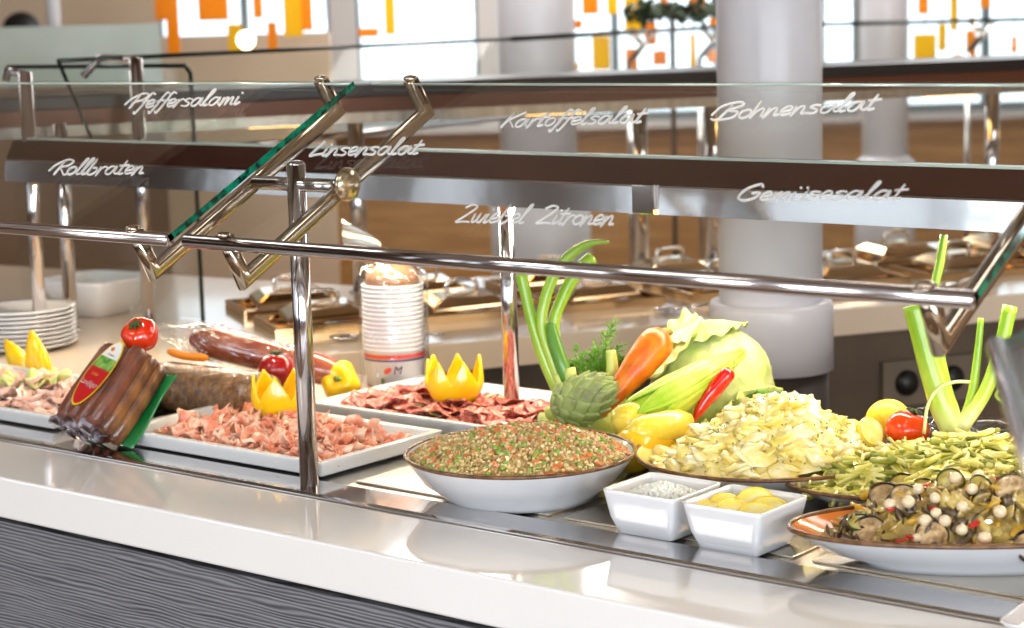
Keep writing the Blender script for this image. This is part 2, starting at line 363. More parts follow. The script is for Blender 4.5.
# shallow removable steel inserts on the steel top
INS = mat('steel_insert', (220, 212, 198), .24, 1, bump=.14, bscale=26)
DZ = .903
ins = None
for k, (x0, x1) in enumerate(((-2.235, -1.83), (-1.80, -1.40), (-1.37, -.95))):
    m = MB(); m.add(box(((x0+x1)/2, 2.62, .901), (x1-x0, .60, .0035)), 0, False)
    lab = ('flat steel insert plate under the lentil salad bowl', 'flat steel insert plate under the two square white dishes', 'flat steel insert plate under the aubergine salad dish')[k]
    tag(m.build('steel_insert', INS, bevel=.001), lab, 'plate', 'steel insert plates on the counter')

# ---------------------------------------------------------------- guard posts
def post(x, y, top, r=.0155, bar=None, label='', name='guard_post', flange=True):
    t = thing(name, label, 'post', (x, y, .9))
    z0 = .906 if y < YR+.082 else .899
    one('tube', tube([(x, y, z0), (x, y, top)], r, 28), TUBE, t)
    if flange: one('foot_ring', lathe([(r, 0), (r*1.3, 0), (r*1.3, .004), (r*1.05, .006)], (x, y, z0), 28, cap=False), CHROME, t)
    if bar: one('cross_bar', tube(bar, r*.72, 20), TUBE, t)
    return t
AY0, AZ0 = 2.0, 1.334
XA = -2.272
pA = post(XA, 2.25, 1.43, bar=[(-2.366, 2.25, 1.398), (-2.19, 2.25, 1.398)], label='front chrome post with a short cross bar carrying two slanted glass arms', flange=False)
one('end_cap', ball((XA, 2.25, 1.43), (.0155, .0155, .007), 20, 8), TUBE, pA)
XB = aty(509, 300, 2.89).x
post(XB, 2.89, 1.32, label='chrome post behind the glass, rising between cup stack and spring onions')
XLp = aty(36, 250, 2.89).x
pl = post(XLp, 2.89, 1.555, label='nearest chrome post at the far left, in front of the stacked plates')
one('top_hook', tube([(XLp, 2.89, 1.548), (XLp-.075, 2.90, 1.558), (XLp-.085, 2.9, 1.535)], .009, 14), TUBE, pl)
q1 = atz(72, 332); q2 = atz(150, 327)
post(q1.x, q1.y, 1.42, label='chrome post behind the plates, second from the left', r=.017)
p2 = post(q2.x, q2.y, 1.575, r=.017, label='chrome post in front of which the tomato sits, third from the left')
w0 = atz(110, 60, 1.575)
one('top_bar', tube([(q2.x, q2.y, 1.57), (q2.x-.16, q2.y+.02, 1.575), (q2.x-.18, q2.y-.02, 1.53)], .01, 14), TUBE, p2)

# slanted arms with hooked ends
def arm(x, label):
    t = thing('guard_bracket', label, 'bracket', (x, 2.25, 1.39), 'slanted metal arms of the glass guard')
    pts = [(x, 2.004, 1.343), (x, 2.036, 1.276), (x, 2.458, 1.502), (x, 2.424, 1.556)]
    one('bar', tube(pts, .0115, 24, sq=3.2), ARM, t, smooth=True)
    for y, z in ((2.0, 1.347), (2.424, 1.559)): one('cap', ball((x, y, z), (.012, .012, .006), 16, 8), ARM, t)
    return t
arm(-2.379, 'slanted chrome arm left of the front post, holding the left glass pane')
ar2 = arm(-2.176, 'slanted chrome arm right of the front post, with a round clamp disc')
one('clamp_disc', lathe([(.0, -.006), (.02, -.006), (.0265, 0), (.027, .006), (.022, .012), (.010, .0155), (0, .0165)], (0, 0, 0), 40), mat('clamp_chrome', (225, 205, 175), .22, 1), ar2)
dsk = ar2.children[-1]
dsk.rotation_euler = (0, PI/2, 0); dsk.location = Vector((-2.155, 2.247, 1.402))-ar2.location
arm(-1.034, 'slanted chrome arm at the right, above the tall spring onions')
# glass panes: slanting from the rail up and away
gd = np.array([0, .42, .215]); gl_ = np.linalg.norm(gd); gu = gd/gl_; gn = np.array([0, -gu[2], gu[1]])
GT = .011
def pane(x0, x1, label):
    t = thing('guard_glass', label, 'glass pane', ((x0+x1)/2, 2.2, 1.44), 'slanted glass panes of the guard')
    def pt(x, s, h): return np.array([x, AY0, AZ0+.001])+gu*s+gn*h
    V = np.array([pt(x, s, h) for x in (x0, x1) for s in (0, gl_) for h in (-GT/2, GT/2)])
    Fs = box((0, 0, 0), (1, 1, 1))[1]
    m = MB(); m.V.append(V); m.n = 8
    for f in Fs[2:6]: pass
    faces = Fs; m.F = faces; big = []
    for f in faces:
        c = V[list(f)]; nn = np.cross(c[1]-c[0], c[2]-c[0]); nn = nn/np.linalg.norm(nn)
        big.append(0 if abs(nn@gn) > .9 else ((1 if c[:, 0].mean() > (x0+x1)/2 else 2) if abs(nn[0]) > .9 else 0))
    m.M = big; m.S = [False]*6
    m.build('pane', [GLASS, GLASS_EDGE, GLASSF], t)
    # polished top edge strip
    V, F_ = box((0, 0, 0), (1, 1, 1))
    e = MB(); e.add(tube([tuple(pt(x0, gl_, 0)), tuple(pt(x1, gl_, 0))], .0022, 8), 0); e.build('bright_edge', mat('polished_edge', (205, 222, 214), .1, .3), t)
    rl = tube([(x0, AY0, AZ0), (x1, AY0, AZ0)], .0105, 24); one('bottom_rail', rl, TUBE, t)
    return t
G1 = pane(-4.25, -2.298, 'left slanted glass pane lettered for ham roast and pepper salami')
G2 = pane(-2.258, -.974, 'right slanted glass pane lettered with salad names')

# ---- handwriting in white marker on the panes
GL = {
 'a': ([[(.7, .9), (.3, 1), (.05, .5), (.15, .05), (.45, .1), (.7, .95), (.7, .3), (.85, .05), (1.05, .2)]], .95),
 'b': ([[(.0, .3), (.25, 1.9), (.1, .6), (.1, .05), (.4, 0), (.65, .4), (.55, .85), (.3, .8)], ], .8),
 'c': ([[(.6, .85), (.3, 1), (.05, .5), (.2, .05), (.7, .2)]], .7),
 'e': ([[(.05, .4), (.5, .6), (.5, .95), (.25, 1), (.05, .5), (.2, .05), (.7, .25)]], .68),
 'f': ([[(.75, 1.8), (.5, 1.95), (.35, 1.4), (.2, .2), (.0, -.7), (-.15, -.5)], [(.05, .8), (.65, .95)]], .5),
 'h': ([[(.1, 1.9), (.0, 0), (.2, .7), (.45, 1), (.55, .6), (.55, .1), (.8, .1)]], .75),
 'i': ([[(.1, .95), (.05, .2), (.15, .0), (.4, .3)], [(.22, 1.4), (.28, 1.5)]], .38),
 'k': ([[(.1, 1.9), (.0, 0)], [(.6, .95), (.1, .45), (.3, .4), (.65, .0)]], .7),
 'l': ([[(.0, .3), (.4, 1.9), (.25, 1.95), (.1, .8), (.12, .05), (.4, .15)]], .42),
 'm': ([[(.05, .95), (.0, 0), (.2, .8), (.38, .9), (.35, .1), (.55, .8), (.75, .9), (.75, .1), (.95, .1)]], 1.0),
 'n': ([[(.05, .95), (.0, 0), (.2, .75), (.42, .95), (.5, .6), (.48, .1), (.75, .15)]], .72),
 'o': ([[(.4, 1), (.1, .8), (.05, .3), (.3, 0), (.6, .3), (.55, .85), (.35, 1)]], .7),
 'r': ([[(.05, .95), (.0, 0), (.12, .65), (.35, .98), (.55, .85)]], .52),
 's': ([[(.6, .9), (.3, 1), (.1, .75), (.5, .4), (.4, .05), (.0, .1)]], .66),
 't': ([[(.3, 1.7), (.12, .3), (.2, .0), (.45, .15)], [(-.05, 1.05), (.6, 1.15)]], .48),
 'u': ([[(.05, .95), (.05, .2), (.3, .0), (.55, .4), (.65, .95), (.6, .15), (.8, .1)]], .76),
 'ü': ([[(.05, .95), (.05, .2), (.3, .0), (.55, .4), (.65, .95), (.6, .15), (.8, .1)], [(.2, 1.4), (.22, 1.5)], [(.55, 1.4), (.57, 1.5)]], .76),
 'w': ([[(.05, .95), (.1, .1), (.35, .2), (.45, .9), (.45, .15), (.7, .1), (.9, .9)]], .95),
 'z': ([[(.05, .9), (.6, .95), (.0, .0), (.6, .1)]], .65),
 'P': ([[(.35, 1.8), (.05, 0)], [(-.5, .5), (-.2, 1.3), (.5, 1.95), (1.0, 1.75), (.85, 1.2), (.2, .8)]], .75),
 'R': ([[(.35, 1.8), (.05, 0)], [(-.5, .5), (-.2, 1.3), (.5, 1.95), (1.0, 1.75), (.8, 1.2), (.25, .95), (.5, .5), (.8, .0), (1.0, .1)]], .95),
 'L': ([[(.5, 1.9), (.3, 1.2), (.0, .1), (.3, .15), (.9, .3)]], .85),
 'K': ([[(.3, 1.9), (.0, 0)], [(1.1, 1.9), (.2, .9), (.4, .7), (.8, .0)]], .85),
 'B': ([[(.45, 1.6), (.1, 0)], [(-.4, .6), (-.1, 1.6), (.7, 2), (1.05, 1.6), (.4, 1.05), (.95, .8), (.8, .15), (.0, .0), (-.3, .15)]], 1.1),
 'G': ([[(1.0, 1.6), (.8, 1.95), (.2, 1.4), (.0, .4), (.4, .0), (.9, .3), (1.0, .9), (.6, .85)]], 1.15),
 'Z': ([[(.1, 1.6), (.5, 1.95), (.95, 1.7), (.5, .8), (.0, .05), (.5, .1), (1.0, .05)]], 1.05),
 ' ': ([], .9)}
def lettering(text, x0, x1, s0, s1, hgt, parent, thick, SHEAR):
    wtot = sum(GL[c][1] for c in text); m = MB(); cur = 0; sc_ = (x1-x0)/wtot; hs = hgt/2
    for c in text:
        st, wd = GL[c]
        for s in st:
            pts = []
            for (u, v) in spline(s, 5) if len(s) > 2 else s:
                X = x0+(cur+u)*sc_+v*hs*SHEAR; S = s0+(s1-s0)*((X-x0)/(x1-x0))
                base = np.array([X, AY0, AZ0+.001])+gu*(S*gl_/1.0+v*hs)+gn*(GT/2+.0006); pts.append(base)
            m.add(tube(pts, thick*rnd(.95, 1.3), 6, up=gn, flat=1.0), 0)
        cur += wd
    o = m.build('lettering', INK, parent); o['label'] = 'handwritten white marker word %s' % text; return o
lettering('Pfeffersalami', -2.765, -2.50, .79, .83, .055, G1, .0017, -.52)
lettering('Rollbraten', -2.735, -2.52, .32, .35, .050, G1, .0017, -.57)
lettering('Linsensalat', -2.198, -1.985, .50, .535, .047, G2, .0017, -.40)
lettering('Kartoffelsalat', -1.882, -1.64, .705, .75, .046, G2, .0016, -.28)
lettering('Bohnensalat', -1.520, -1.29, .77, .84, .048, G2, .0016, -.20)
lettering('Zwiebel Zitronen', -1.783, -1.525, .17, .20, .046, G2, .0014, -.30)
lettering('Gemüsesalat', -1.375, -1.15, .35, .39, .040, G2, .0014, -.17)

# second guard segment turning the corner towards the viewer
A = np.array(atz(997, 347, 1.334)); B_ = np.array(atz(1023, 431, 1.334)); dd = nrm(B_-A); E = A+dd*1.0
side = nrm(np.cross(dd, [0, 0, 1])); side = side if side@np.array(RH) > 0 else -side
gs = thing('guard_glass', 'slanted glass pane of the next guard section, cut off at the right edge', 'glass pane', tuple(A))
up2 = side*.42+np.array([0, 0, .215])
V = np.array([p+q for p in (A, E) for q in (np.zeros(3), up2) ]); nn2 = nrm(np.cross(dd, up2)); nn2 = nn2 if nn2[2] > 0 else -nn2
V = np.concatenate([V-nn2*.004, V+nn2*.004])
m = MB(); m.V.append(V); m.n = 8; m.F = [(0, 1, 3, 2), (4, 6, 7, 5), (0, 4, 5, 1), (2, 3, 7, 6), (0, 2, 6, 4), (1, 5, 7, 3)]; m.M = [0, 0, 1, 1, 0, 0]; m.S = [False]*6
m.build('pane', [GLASS, GLASS_EDGE], gs)
one('bottom_rail', tube([tuple(A), tuple(E)], .0105, 24), TUBE, gs)

# ---------------------------------------------------------------- heat lamp hood above the counter
hd = thing('heat_lamp_hood', 'long low chrome hood with a dark brown top slope on the posts', 'heat lamp hood', (-2.2, 2.88, 1.30))
hx0, hx1 = -3.83, -.35
FAS = mat('hood_fascia_chrome', (200, 198, 204), .10, 1, bump=.25, bscale=4, detail=3)
for x0, x1 in ((hx0, -2.0), (-1.985, hx1)):
    one('fascia', extrude_x([(2.8455, 1.305), (2.850, 1.352), (2.855, 1.357), (2.86, 1.352), (2.86, 1.305)], x0, x1), FAS, hd, smooth=False)
one('top_slope', extrude_x([(2.853, 1.357), (2.878, 1.400), (2.93, 1.402), (2.93, 1.357)], hx0, hx1), HOOD, hd, smooth=False)
one('edge_strip', extrude_x([(2.876, 1.400), (2.878, 1.4045), (2.884, 1.4045), (2.884, 1.400)], hx0, hx1), mat('polished_edge', (205, 222, 214), .1, .3), hd, smooth=False)
one('lamp_box', box(((hx0+hx1)/2, 2.895, 1.334), (hx1-hx0-.01, .068, .046)), STEEL, hd, smooth=False)
one('heat_tube', tube([(hx0+.1, 2.895, 1.304), (hx1-.1, 2.895, 1.304)], .005, 10), mat('heat_lamp_glow', (255, 196, 110), .4, emis=6), hd)
jx = aty(644, 205, 2.85).x
one('joint_plate', box((jx, 2.8475, 1.33), (.045, .006, .052)), CHROME, hd, smooth=False, bevel=.002)

exec_bg = True
# ---------------------------------------------------------------- far counter
e = np.array([.503, .864, 0]); nn = np.array([-.864, .503, 0]); K = np.array([-3.14, 3.26, 0])
def B2(s, o, z): return K+e*s+nn*o+np.array([0, 0, z])
fc = thing('far_counter', 'blurred far counter with thick pale stone top behind the white column', 'counter', (-3.4, 4.6, 0))
poly = [(-3.262, 3.052), tuple(B2(3.4, 0, 0)[:2]), tuple(B2(3.4, 1.08, 0)[:2]), tuple(B2(.35, 1.08, 0)[:2]), (-5.7, 3.85), (-5.7, 3.052)]
one('stone_top', prism(poly, .83, .899), STONE_B, fc, smooth=False, bevel=.003)
poly2 = [tuple(B2(-.1, .12, 0)[:2]), tuple(B2(3.38, .12, 0)[:2]), tuple(B2(3.38, 1.0, 0)[:2]), tuple(B2(.4, 1.0, 0)[:2]), (-5.6, 3.75), (-5.6, 3.2)]
one('body', prism(poly2, 0, .83), mat('brown_grey_cabinet', (104, 88, 72), .5, col2=(90, 76, 62), scale=3), fc, smooth=False)
eA = math.atan2(e[1], e[0]); Re = rot(0, 0, eA)
for s0 in (1.62, 2.05):
    pnl = one('control_panel', box(B2(s0, .112, .67), (.3, .02, .12), Re), mat('panel_grey', (120, 108, 94), .4), fc, smooth=False)
    for k in (-.08, .06):
        one('knob', ball(B2(s0+k, .10, .67), (.035, .022, .035), 16, 10, Re), mat('black_plastic', (14, 13, 13), .4), pnl)
# bain-marie pans and lids on the far counter
PANF = mat('pan_steel', (214, 184, 142), .12, 1, bump=.2, bscale=4, detail=2)
def gpan(label, group):
    t = thing('food_pan', label, 'pan', (0, 0, .899), group)
    m = MB(); W_, D_ = .30, .24
    o_ = [(-W_/2, -D_/2), (W_/2, -D_/2), (W_/2, D_/2), (-W_/2, D_/2)]
    V = []; 
    for k, (f, z) in enumerate(((1.0, 0), (1.0, .022), (.94, .024), (.90, .006), (.0001, .006))):
        V += [(x*f, y*f, .899+z) for x, y in o_]
    F_ = []
    for k in range(4):
        for j in range(4): F_.append((k*4+j, k*4+(j+1) % 4, k*4+4+(j+1) % 4, k*4+4+j))
    m.add((np.array(V), F_), 0, False); m.build('pan', PANF, t, bevel=.003)
    one('cover', lathe([(.17, 0), (.165, .012), (.12, .03), (.05, .038), (0, .04)], (0, 0, .923), 4, sx=1.0, sy=.78, ang=PI/4), PANF, t, smooth=False, bevel=.01)
    one('cover_grip', tube(spline([(-.04, 0, .955), (-.035, 0, .985), (.035, 0, .985), (.04, 0, .955)], 4), .006, 10), CHROME, t)
    return t
pp = gpan('steel food pan with a low shiny cover on the far counter', 'covered steel pans on the far counter')
spots = [(s, o) for s in (.05, .42, .79, 1.16, 1.53, 1.9, 2.27, 2.64) for o in (.42, .74)]
first = True
for s, o in spots:
    q = B2(s, o, 0); c = pp if first else copy_tree(pp); first = False
    c.location = (q[0], q[1], .899); c.rotation_euler.z = eA+rnd(-.04, .04)
def spoon(px, py, z, ang, label):
    q = atz(px, py, z); t = thing('serving_spoon', label, 'spoon', (q.x, q.y, z))
    one('handle', tube([(0, 0, .008), (.1, 0, .018), (.22, 0, .012)], .004, 8), CHROME, t); t.children[-1].location = (.11, 0, .012)
    one('spoon_bowl', ball((0, 0, 0), (.035, .024, .007), 14, 8), CHROME, t); t.children[-1].location = (-.02, 0, .009)
    t.rotation_euler.z = ang; return t
for s_, o_, a_, l_ in ((.05, .16, .6, 'steel serving spoon lying at the edge of the far counter, behind the cup stack'), (.9, .17, .9, 'steel serving spoon lying on the far counter left of the white column'), (1.75, .2, 1.4, 'steel serving spoon lying on the far counter right of the white column')):
    q = B2(s_, o_, 0); t = thing('serving_spoon', l_, 'spoon', (q[0], q[1], .899))
    h = one('handle', tube([(-.11, 0, -.004), (0, 0, .006), (.11, 0, 0)], .004, 8), CHROME); h.parent = t; h.location = (.11, 0, .012)
    h = one('spoon_bowl', ball((0, 0, 0), (.035, .024, .007), 14, 8), CHROME); h.parent = t; h.location = (-.02, 0, .009)
    t.rotation_euler.z = a_
# far hood on posts
fh = thing('heat_lamp_hood', 'dark blurred hood of the far counter, above its steel pans', 'heat lamp hood', tuple(B2(1.5, .8, 1.38)))
def hz(px, py, o):   # height of the far hood edge where a pixel ray crosses the plane at offset o
    d = np.array(ray(px, py)); c = np.array(CAM); t = ((K+nn*o-c)@nn)/(d@nn); return (c+d*t)
hp = [hz(512, 75, .75), hz(1024, 61, .75)]
sA = (hz(430, 80, .75)-K)@e; sB = (hz(1060, 60, .75)-K)@e; zt = (hp[0][2]+hp[1][2])/2
def ebox(s0, s1, o0, o1, z0, z1): return box(B2((s0+s1)/2, (o0+o1)/2, (z0+z1)/2), (s1-s0, o1-o0, z1-z0), Re)
one('cover', ebox(-.9, 3.3, .75, 1.12, zt-.035, zt), mat('near_black_hood', (26, 20, 20), .3), fh, smooth=False, bevel=.004)
one('front_band', ebox(-.9, 3.3, .76, .80, zt-.075, zt-.035), mat('copper_brown', (96, 58, 40), .25, .4), fh, smooth=False)
one('reflector', ebox(-.9, 3.3, .80, 1.08, zt-.105, zt-.037), STEEL, fh, smooth=False)
LAMPM = MATS['heat_lamp_glow']
for s_ in (.0, .8, 1.45, 2.1, 2.75): one('heat_lamp', ebox(s_, s_+.18, .9, .98, zt-.112, zt-.104), LAMPM, fh, smooth=False)
for px, lab in ((578-220, 'far counter post directly above the cup stack'), (641, 'slim far counter post left of the white column, further from it'), (713, 'slim far counter post just left of the white column'), (992, 'slim far counter post above the right spring onions')):
    q = hz(px, 200, .95); s_ = (q-K)@e; q = B2(s_, .95, 0)
    t = thing('guard_post', lab, 'post', (q[0], q[1], .9)); one('tube', tube([(q[0], q[1], .899), (q[0], q[1], zt-.105)], .022, 20), TUBE, t)
    one('foot_ring', lathe([(.022, 0), (.034, 0), (.034, .006), (.024, .008)], (q[0], q[1], .899), 20, cap=False), CHROME, t)
# far glass guard: polyline of panes
gp = [np.array(atz(px, py, 1.575)) for px, py in ((57, 61), (512, 39), (717, 27), (1040, 19))]
DKG = mat('dark_glass_edge', (20, 34, 30), .1)
labs = ['long blurred glass pane of the far guard, top edge running across the upper left', 'blurred glass pane of the far guard left of the white column', 'blurred glass pane of the far guard behind the white column']
for i in range(3):
    a, b_ = gp[i], gp[i+1]
    dv = nrm(b_-a); sd = nrm(np.cross(dv, [0, 0, 1])); sd = sd if sd@np.array(FH) < 0 else -sd
    lowv = sd*.12+np.array([0, 0, -.24])
    t = thing('guard_glass', labs[i], 'glass pane', tuple(a)); nv_ = nrm(np.cross(dv, lowv))
    a2 = a+dv*.004; b2 = b_-dv*.004
    V = np.array([p+q for p in (a2, b2) for q in (np.zeros(3), lowv)]); V = np.concatenate([V-nv_*.004, V+nv_*.004])
    m = MB(); m.V.append(V); m.n = 8; m.F = [(0, 1, 3, 2), (4, 6, 7, 5), (0, 4, 5, 1), (2, 3, 7, 6), (0, 2, 6, 4), (1, 5, 7, 3)]; m.M = [0]*6; m.S = [False]*6
    m.build('pane', GLASSF, t)
    one('dark_top_edge', tube([tuple(a2), tuple(b2)], .006 if i == 0 else .009, 8), DKG, t)
    if i == 0: one('dark_side_edge', tube([tuple(a2), tuple(a2+lowv)], .005, 8), DKG, t)
    one('bottom_rail', tube([tuple(a2+lowv), tuple(b2+lowv)], .01, 10), TUBE, t)
# hooked arms on the far guard
for k, (px, py, lab) in enumerate(((632, 32, 'bent chrome arm on the far guard, left of the white column'), (703, 28, 'bent chrome arm on the far guard touching the white column'), (972, 21, 'bent chrome arm on the far guard at the upper right'))):
    q = np.array(atd(px, py, (Vector(gp[2])-CAM).dot(FW)-.05)); t = thing('guard_bracket', lab, 'bracket', tuple(q))
    def off(dx, dz): return q+np.array(RH)*dx+np.array([0, 0, dz])
    z_ = 6.5/F
    one('bar', tube([tuple(off(0, .0)), tuple(off(14*z_, -18*z_)), tuple(off(-5*z_, -40*z_))], .012, 14), ARM, t)
    one('glass_clip', ball(off(0, 0), .018, 14, 8), ARM, t)
    one('stay', tube([tuple(off(30*z_, 0)), tuple(off(2*z_, -36*z_))], .009, 12), CHROME, t)
    one('upright', tube([tuple(off(-5*z_, -40*z_)), (off(-5*z_, 0)[0], off(-5*z_, 0)[1], 0)], .011, 12), CHROME, t)
# vertical end pane of the left guard
va = np.array(atz(203, 321, .90)); xL_ = va[0]-.75
ep = thing('end_glass', 'upright glass end pane with a dark vertical edge behind the left arm', 'glass pane', tuple(va))
one('pane', box((va[0]-.37, va[1], 1.225), (.74, .008, .645)), GLASS, ep, smooth=False)
one('dark_edge', tube([(va[0], va[1], .9), (va[0], va[1], 1.53), (va[0]-.018, va[1], 1.55), (va[0]-.74, va[1], 1.55)], .006, 8), DKG, ep)

# ---------------------------------------------------------------- plates and bowl at the left
pc = atz(-22, 356); 
plate_prof = [(.05, 0), (.075, 0), (.11, .010), (.128, .016), (.129, .019), (.11, .014), (.075, .005), (.0, .005)]
pp = None
for k in range(9):
    if k == 0: pp = one('plate', lathe(plate_prof, (pc.x, pc.y+.13, .899), 48), PORC); c = pp; zz = pp.location.z
    else: c = pp.copy(); COL.objects.link(c)
    c.location.z = zz+k*.0105; tag(c, 'white plate in the stack at the left edge', 'plate', 'stacked white plates')
bq = atz(72, 318)
def sqbowl(name, c, w, wb, h, t=.006, rz=0, parent=None, mats=PORC, nsub=2, power=5):
    # square dish with rounded corners, from an outer and inner superellipse skin
    prof = [(wb*.0, 0), (wb*.9, 0), (wb, .003), (wb+(w-wb)*.55, h*.4), (w*.985, h*.9), (w, h), (w-t, h), (w-t*1.6, h*.88), (wb+(w-wb)*.5-t*1.5, h*.4), (wb-t*1.6, .009), (0, .007)]
    n = 96; V = []; F_ = []
    for r, z in prof:
        for j in range(n):
            th = 2*PI*(j+.5)/n+PI/4; th = PI/4+(th-PI/4); k4 = math.floor((th-0)/(PI/2)); fr4 = th/(PI/2)-k4-.5; th = (k4+.5+.5*(abs(fr4*2)**1.6)*(1 if fr4 > 0 else -1))*PI/2; c_, s_ = math.cos(th), math.sin(th); q = (abs(c_)**power+abs(s_)**power)**(-1/power)
            V.append((r/2*c_*q, r/2*s_*q, z))
    for i in range(len(prof)-1):
        for j in range(n): F_.append((i*n+j, i*n+(j+1) % n, (i+1)*n+(j+1) % n, (i+1)*n+j))
    V = np.array(V)@rot(0, 0, rz).T+np.array(c)
    return one(name, (V, F_), mats, parent)
bw = sqbowl('square_bowl', (bq.x, bq.y+.09, .899), .235, .13, .10, rz=.15, power=6)
tag(bw, 'white square bowl standing behind the stacked plates', 'bowl')

# ---------------------------------------------------------------- trays
TRAYM = mat('tray_porcelain', (244, 243, 242), .12, 0, coat=.5)
def tray(x0, x1, y0, y1, label, z=.9005, h=.032, lip=.014):
    t = thing('serving_tray', label, 'tray', ((x0+x1)/2, (y0+y1)/2, z))
    cx, cy_ = (x0+x1)/2, (y0+y1)/2; W_, D_ = x1-x0, y1-y0
    V = []; F_ = []
    rings = ((-.03, 0), (-.012, .004), (-.002, h*.8), (0, h), (-lip, h), (-lip-.004, h-.006), (-lip-.012, .016))
    for o, z_ in rings:
        for sx, sy in ((-1, -1), (1, -1), (1, 1), (-1, 1)): V.append((cx+sx*(W_/2+o), cy_+sy*(D_/2+o), z+z_))
    for k in range(len(rings)-1):
        for j in range(4): F_.append((k*4+j, k*4+(j+1) % 4, k*4+4+(j+1) % 4, k*4+4+j))
    F_.append((3, 2, 1, 0)); n = len(rings)*4; F_.append((n-4, n-3, n-2, n-1))
    one('dish', (np.array(V), F_), TRAYM, t, smooth=False, bevel=.0025)
    return t
tray(-3.75, -3.0, 2.30, 2.62, 'left white rectangular tray with pale ham slices')
tray(-2.82, -2.285, 2.292, 2.60, 'white rectangular tray with folded ham, left of the lentil bowl')
tray(-2.68, -2.12, 2.66, 2.99, 'rear white rectangular tray with red salami slices')

HAMM = mat('ham_pink', (232, 142, 108), .3, col2=(250, 214, 186), scale=34, lo=.42, hi=.62, bump=.2, bscale=60, coat=.3, spec=.4)
HAMP = mat('ham_pale', (232, 178, 156), .35, col2=(250, 222, 205), scale=22, lo=.42, hi=.62, bump=.2, bscale=50, coat=.3)
SALM = mat('salami_red', (168, 66, 50), .4, col2=(228, 160, 140), scale=110, lo=.5, hi=.62, bump=.2, bscale=150, coat=.3, detail=2)
def fold_slice(seed, L_=.075, W_=.05, fold=1.0):
    random.seed(seed); a1, a2, ph = rnd(1.5, 3), rnd(.3, 1), rnd(0, 6)
    def f(u, v):
        x = (u-.5)*L_; th = (v-.5)*fold*3.2
        r = W_/3.2
        y = math.sin(th)*r*(1+.3*math.sin(a1*u*6+ph)); z = (1-math.cos(th))*r*.8+.006*math.sin(u*9+ph+v*4)+.004*math.sin(u*17+v*9)
        return (x+.006*math.sin(v*8+ph), y+.007*math.sin(u*7+ph), z)
    return grid(16, 12, f)
def make_protos(fn, n, name, mats, solid=.0014, sub=1):
    out = []
    for k in range(n):
        o = one(name, fn(k+11), mats, solid=solid, sub=sub, normals=False); out.append(o)
    return out
def heap(protos, spots_, label, cat, group, tilt=.5, up=None):
    used = set()
    for i, (x, y, z) in enumerate(spots_):
        k = i % len(protos); p = protos[k]; o = p if k not in used else p.copy()
        if k in used: COL.objects.link(o)
        used.add(k); o.location = (x, y, z); o.rotation_euler = (rnd(-tilt, tilt), rnd(-tilt, tilt), rnd(0, 6.28)); s = rnd(.85, 1.15); o.scale = (s, s, s)
        tag(o, label, cat, group)
def spread(n, x0, x1, y0, y1, d, zf):
    pts = []; tries = 0
    while len(pts) < n and tries < 20000:
        tries += 1; x, y = rnd(x0, x1), rnd(y0, y1)
        if all((x-a)**2+(y-b)**2 > d*d for a, b, _ in pts): pts.append((x, y, zf(x, y)))
    return pts
hp_ = make_protos(lambda s: fold_slice(s, .06, .045, .95), 8, 'ham_slice', HAMM)
random.seed(3)
def mound(cx, cy_, a, b, h, z0): return lambda x, y: z0+h*max(0, 1-((x-cx)/a)**4-((y-cy_)/b)**4)
sp1 = spread(120, -2.74, -2.325, 2.335, 2.53, .021, lambda x, y: .923)
sp2 = spread(60, -2.70, -2.36, 2.36, 2.51, .030, lambda x, y: .940)
heap(hp_, sp1+sp2, 'pink folded ham slice in the heap on the tray left of the lentil bowl', 'ham slice', 'folded ham slices on the front tray', .45)
hq_ = make_protos(lambda s: fold_slice(s, .10, .075, .55), 6, 'ham_slice', HAMP)
random.seed(5)
heap(hq_, spread(52, -3.72, -3.06, 2.34, 2.56, .035, lambda x, y: .924)+spread(30, -3.7, -3.10, 2.36, 2.54, .05, lambda x, y: .936), 'pale flat ham slice laid out on the left tray', 'ham slice', 'pale ham slices on the left tray', .25)
def sal(seed):
    random.seed(seed); ph, am = rnd(0, 6), rnd(.003, .008)
    return grid(24, 6, lambda u, v: (.031*v*math.cos(u*2*PI), .031*v*math.sin(u*2*PI), am*v*math.sin(2*2*PI*u+ph)+.003*v*math.sin(5*2*PI*u)), True)
sl_ = make_protos(sal, 6, 'salami_slice', SALM, .0016, 0)
random.seed(9)
heap(sl_, spread(90, -2.63, -2.16, 2.70, 2.89, .027, lambda x, y: .925)+spread(60, -2.6, -2.2, 2.71, 2.86, .035, lambda x, y: .936), 'red mottled salami slice overlapping others on the rear tray', 'salami slice', 'salami slices on the rear tray', .35)

# carved yellow pepper crowns
YPEP = mat('yellow_pepper', (253, 212, 22), .2, col2=(250, 198, 12), scale=18, coat=.5, spec=.5)
LETT = mat('lettuce_pale', (226, 230, 156), .45, col2=(190, 206, 104), scale=25, lo=.4, hi=.65)
def crown(x, y, z, r, h, n, ph, label, open_=.15, name='carved_pepper'):
    t = thing(name, label, 'pepper', (x, y, z))
    def f(u, v):
        th = u*2*PI; k = (u*n+ph) % 1; tri = 1-abs(2*k-1); top = h*(.40+.60*tri**.75)
        zz = top*v; lob = 1+.07*math.cos(th*4+.5)
        rr = r*lob*(.55+.45*math.sin(min(1, zz/h*1.9)*PI/2))*(1+.07*(tri-.4)*min(1, zz/h*2))*(1-.22*max(0, zz/h-.55)); rr *= (1 if v > .01 else .1)
        return (x+rr*math.cos(th), y+rr*math.sin(th), z+zz)
    one('carved_cup', grid(n*16, 12, f, True), YPEP, t, solid=.005, normals=False)
    return t
ld = [atz(265, 420, .935), atz(445, 404, .935), atz(28, 380, .95)]
crown(ld[0].x, ld[0].y+.035, .931, .047, .088, 5, .2, 'yellow pepper cut into a crown on the folded ham tray')
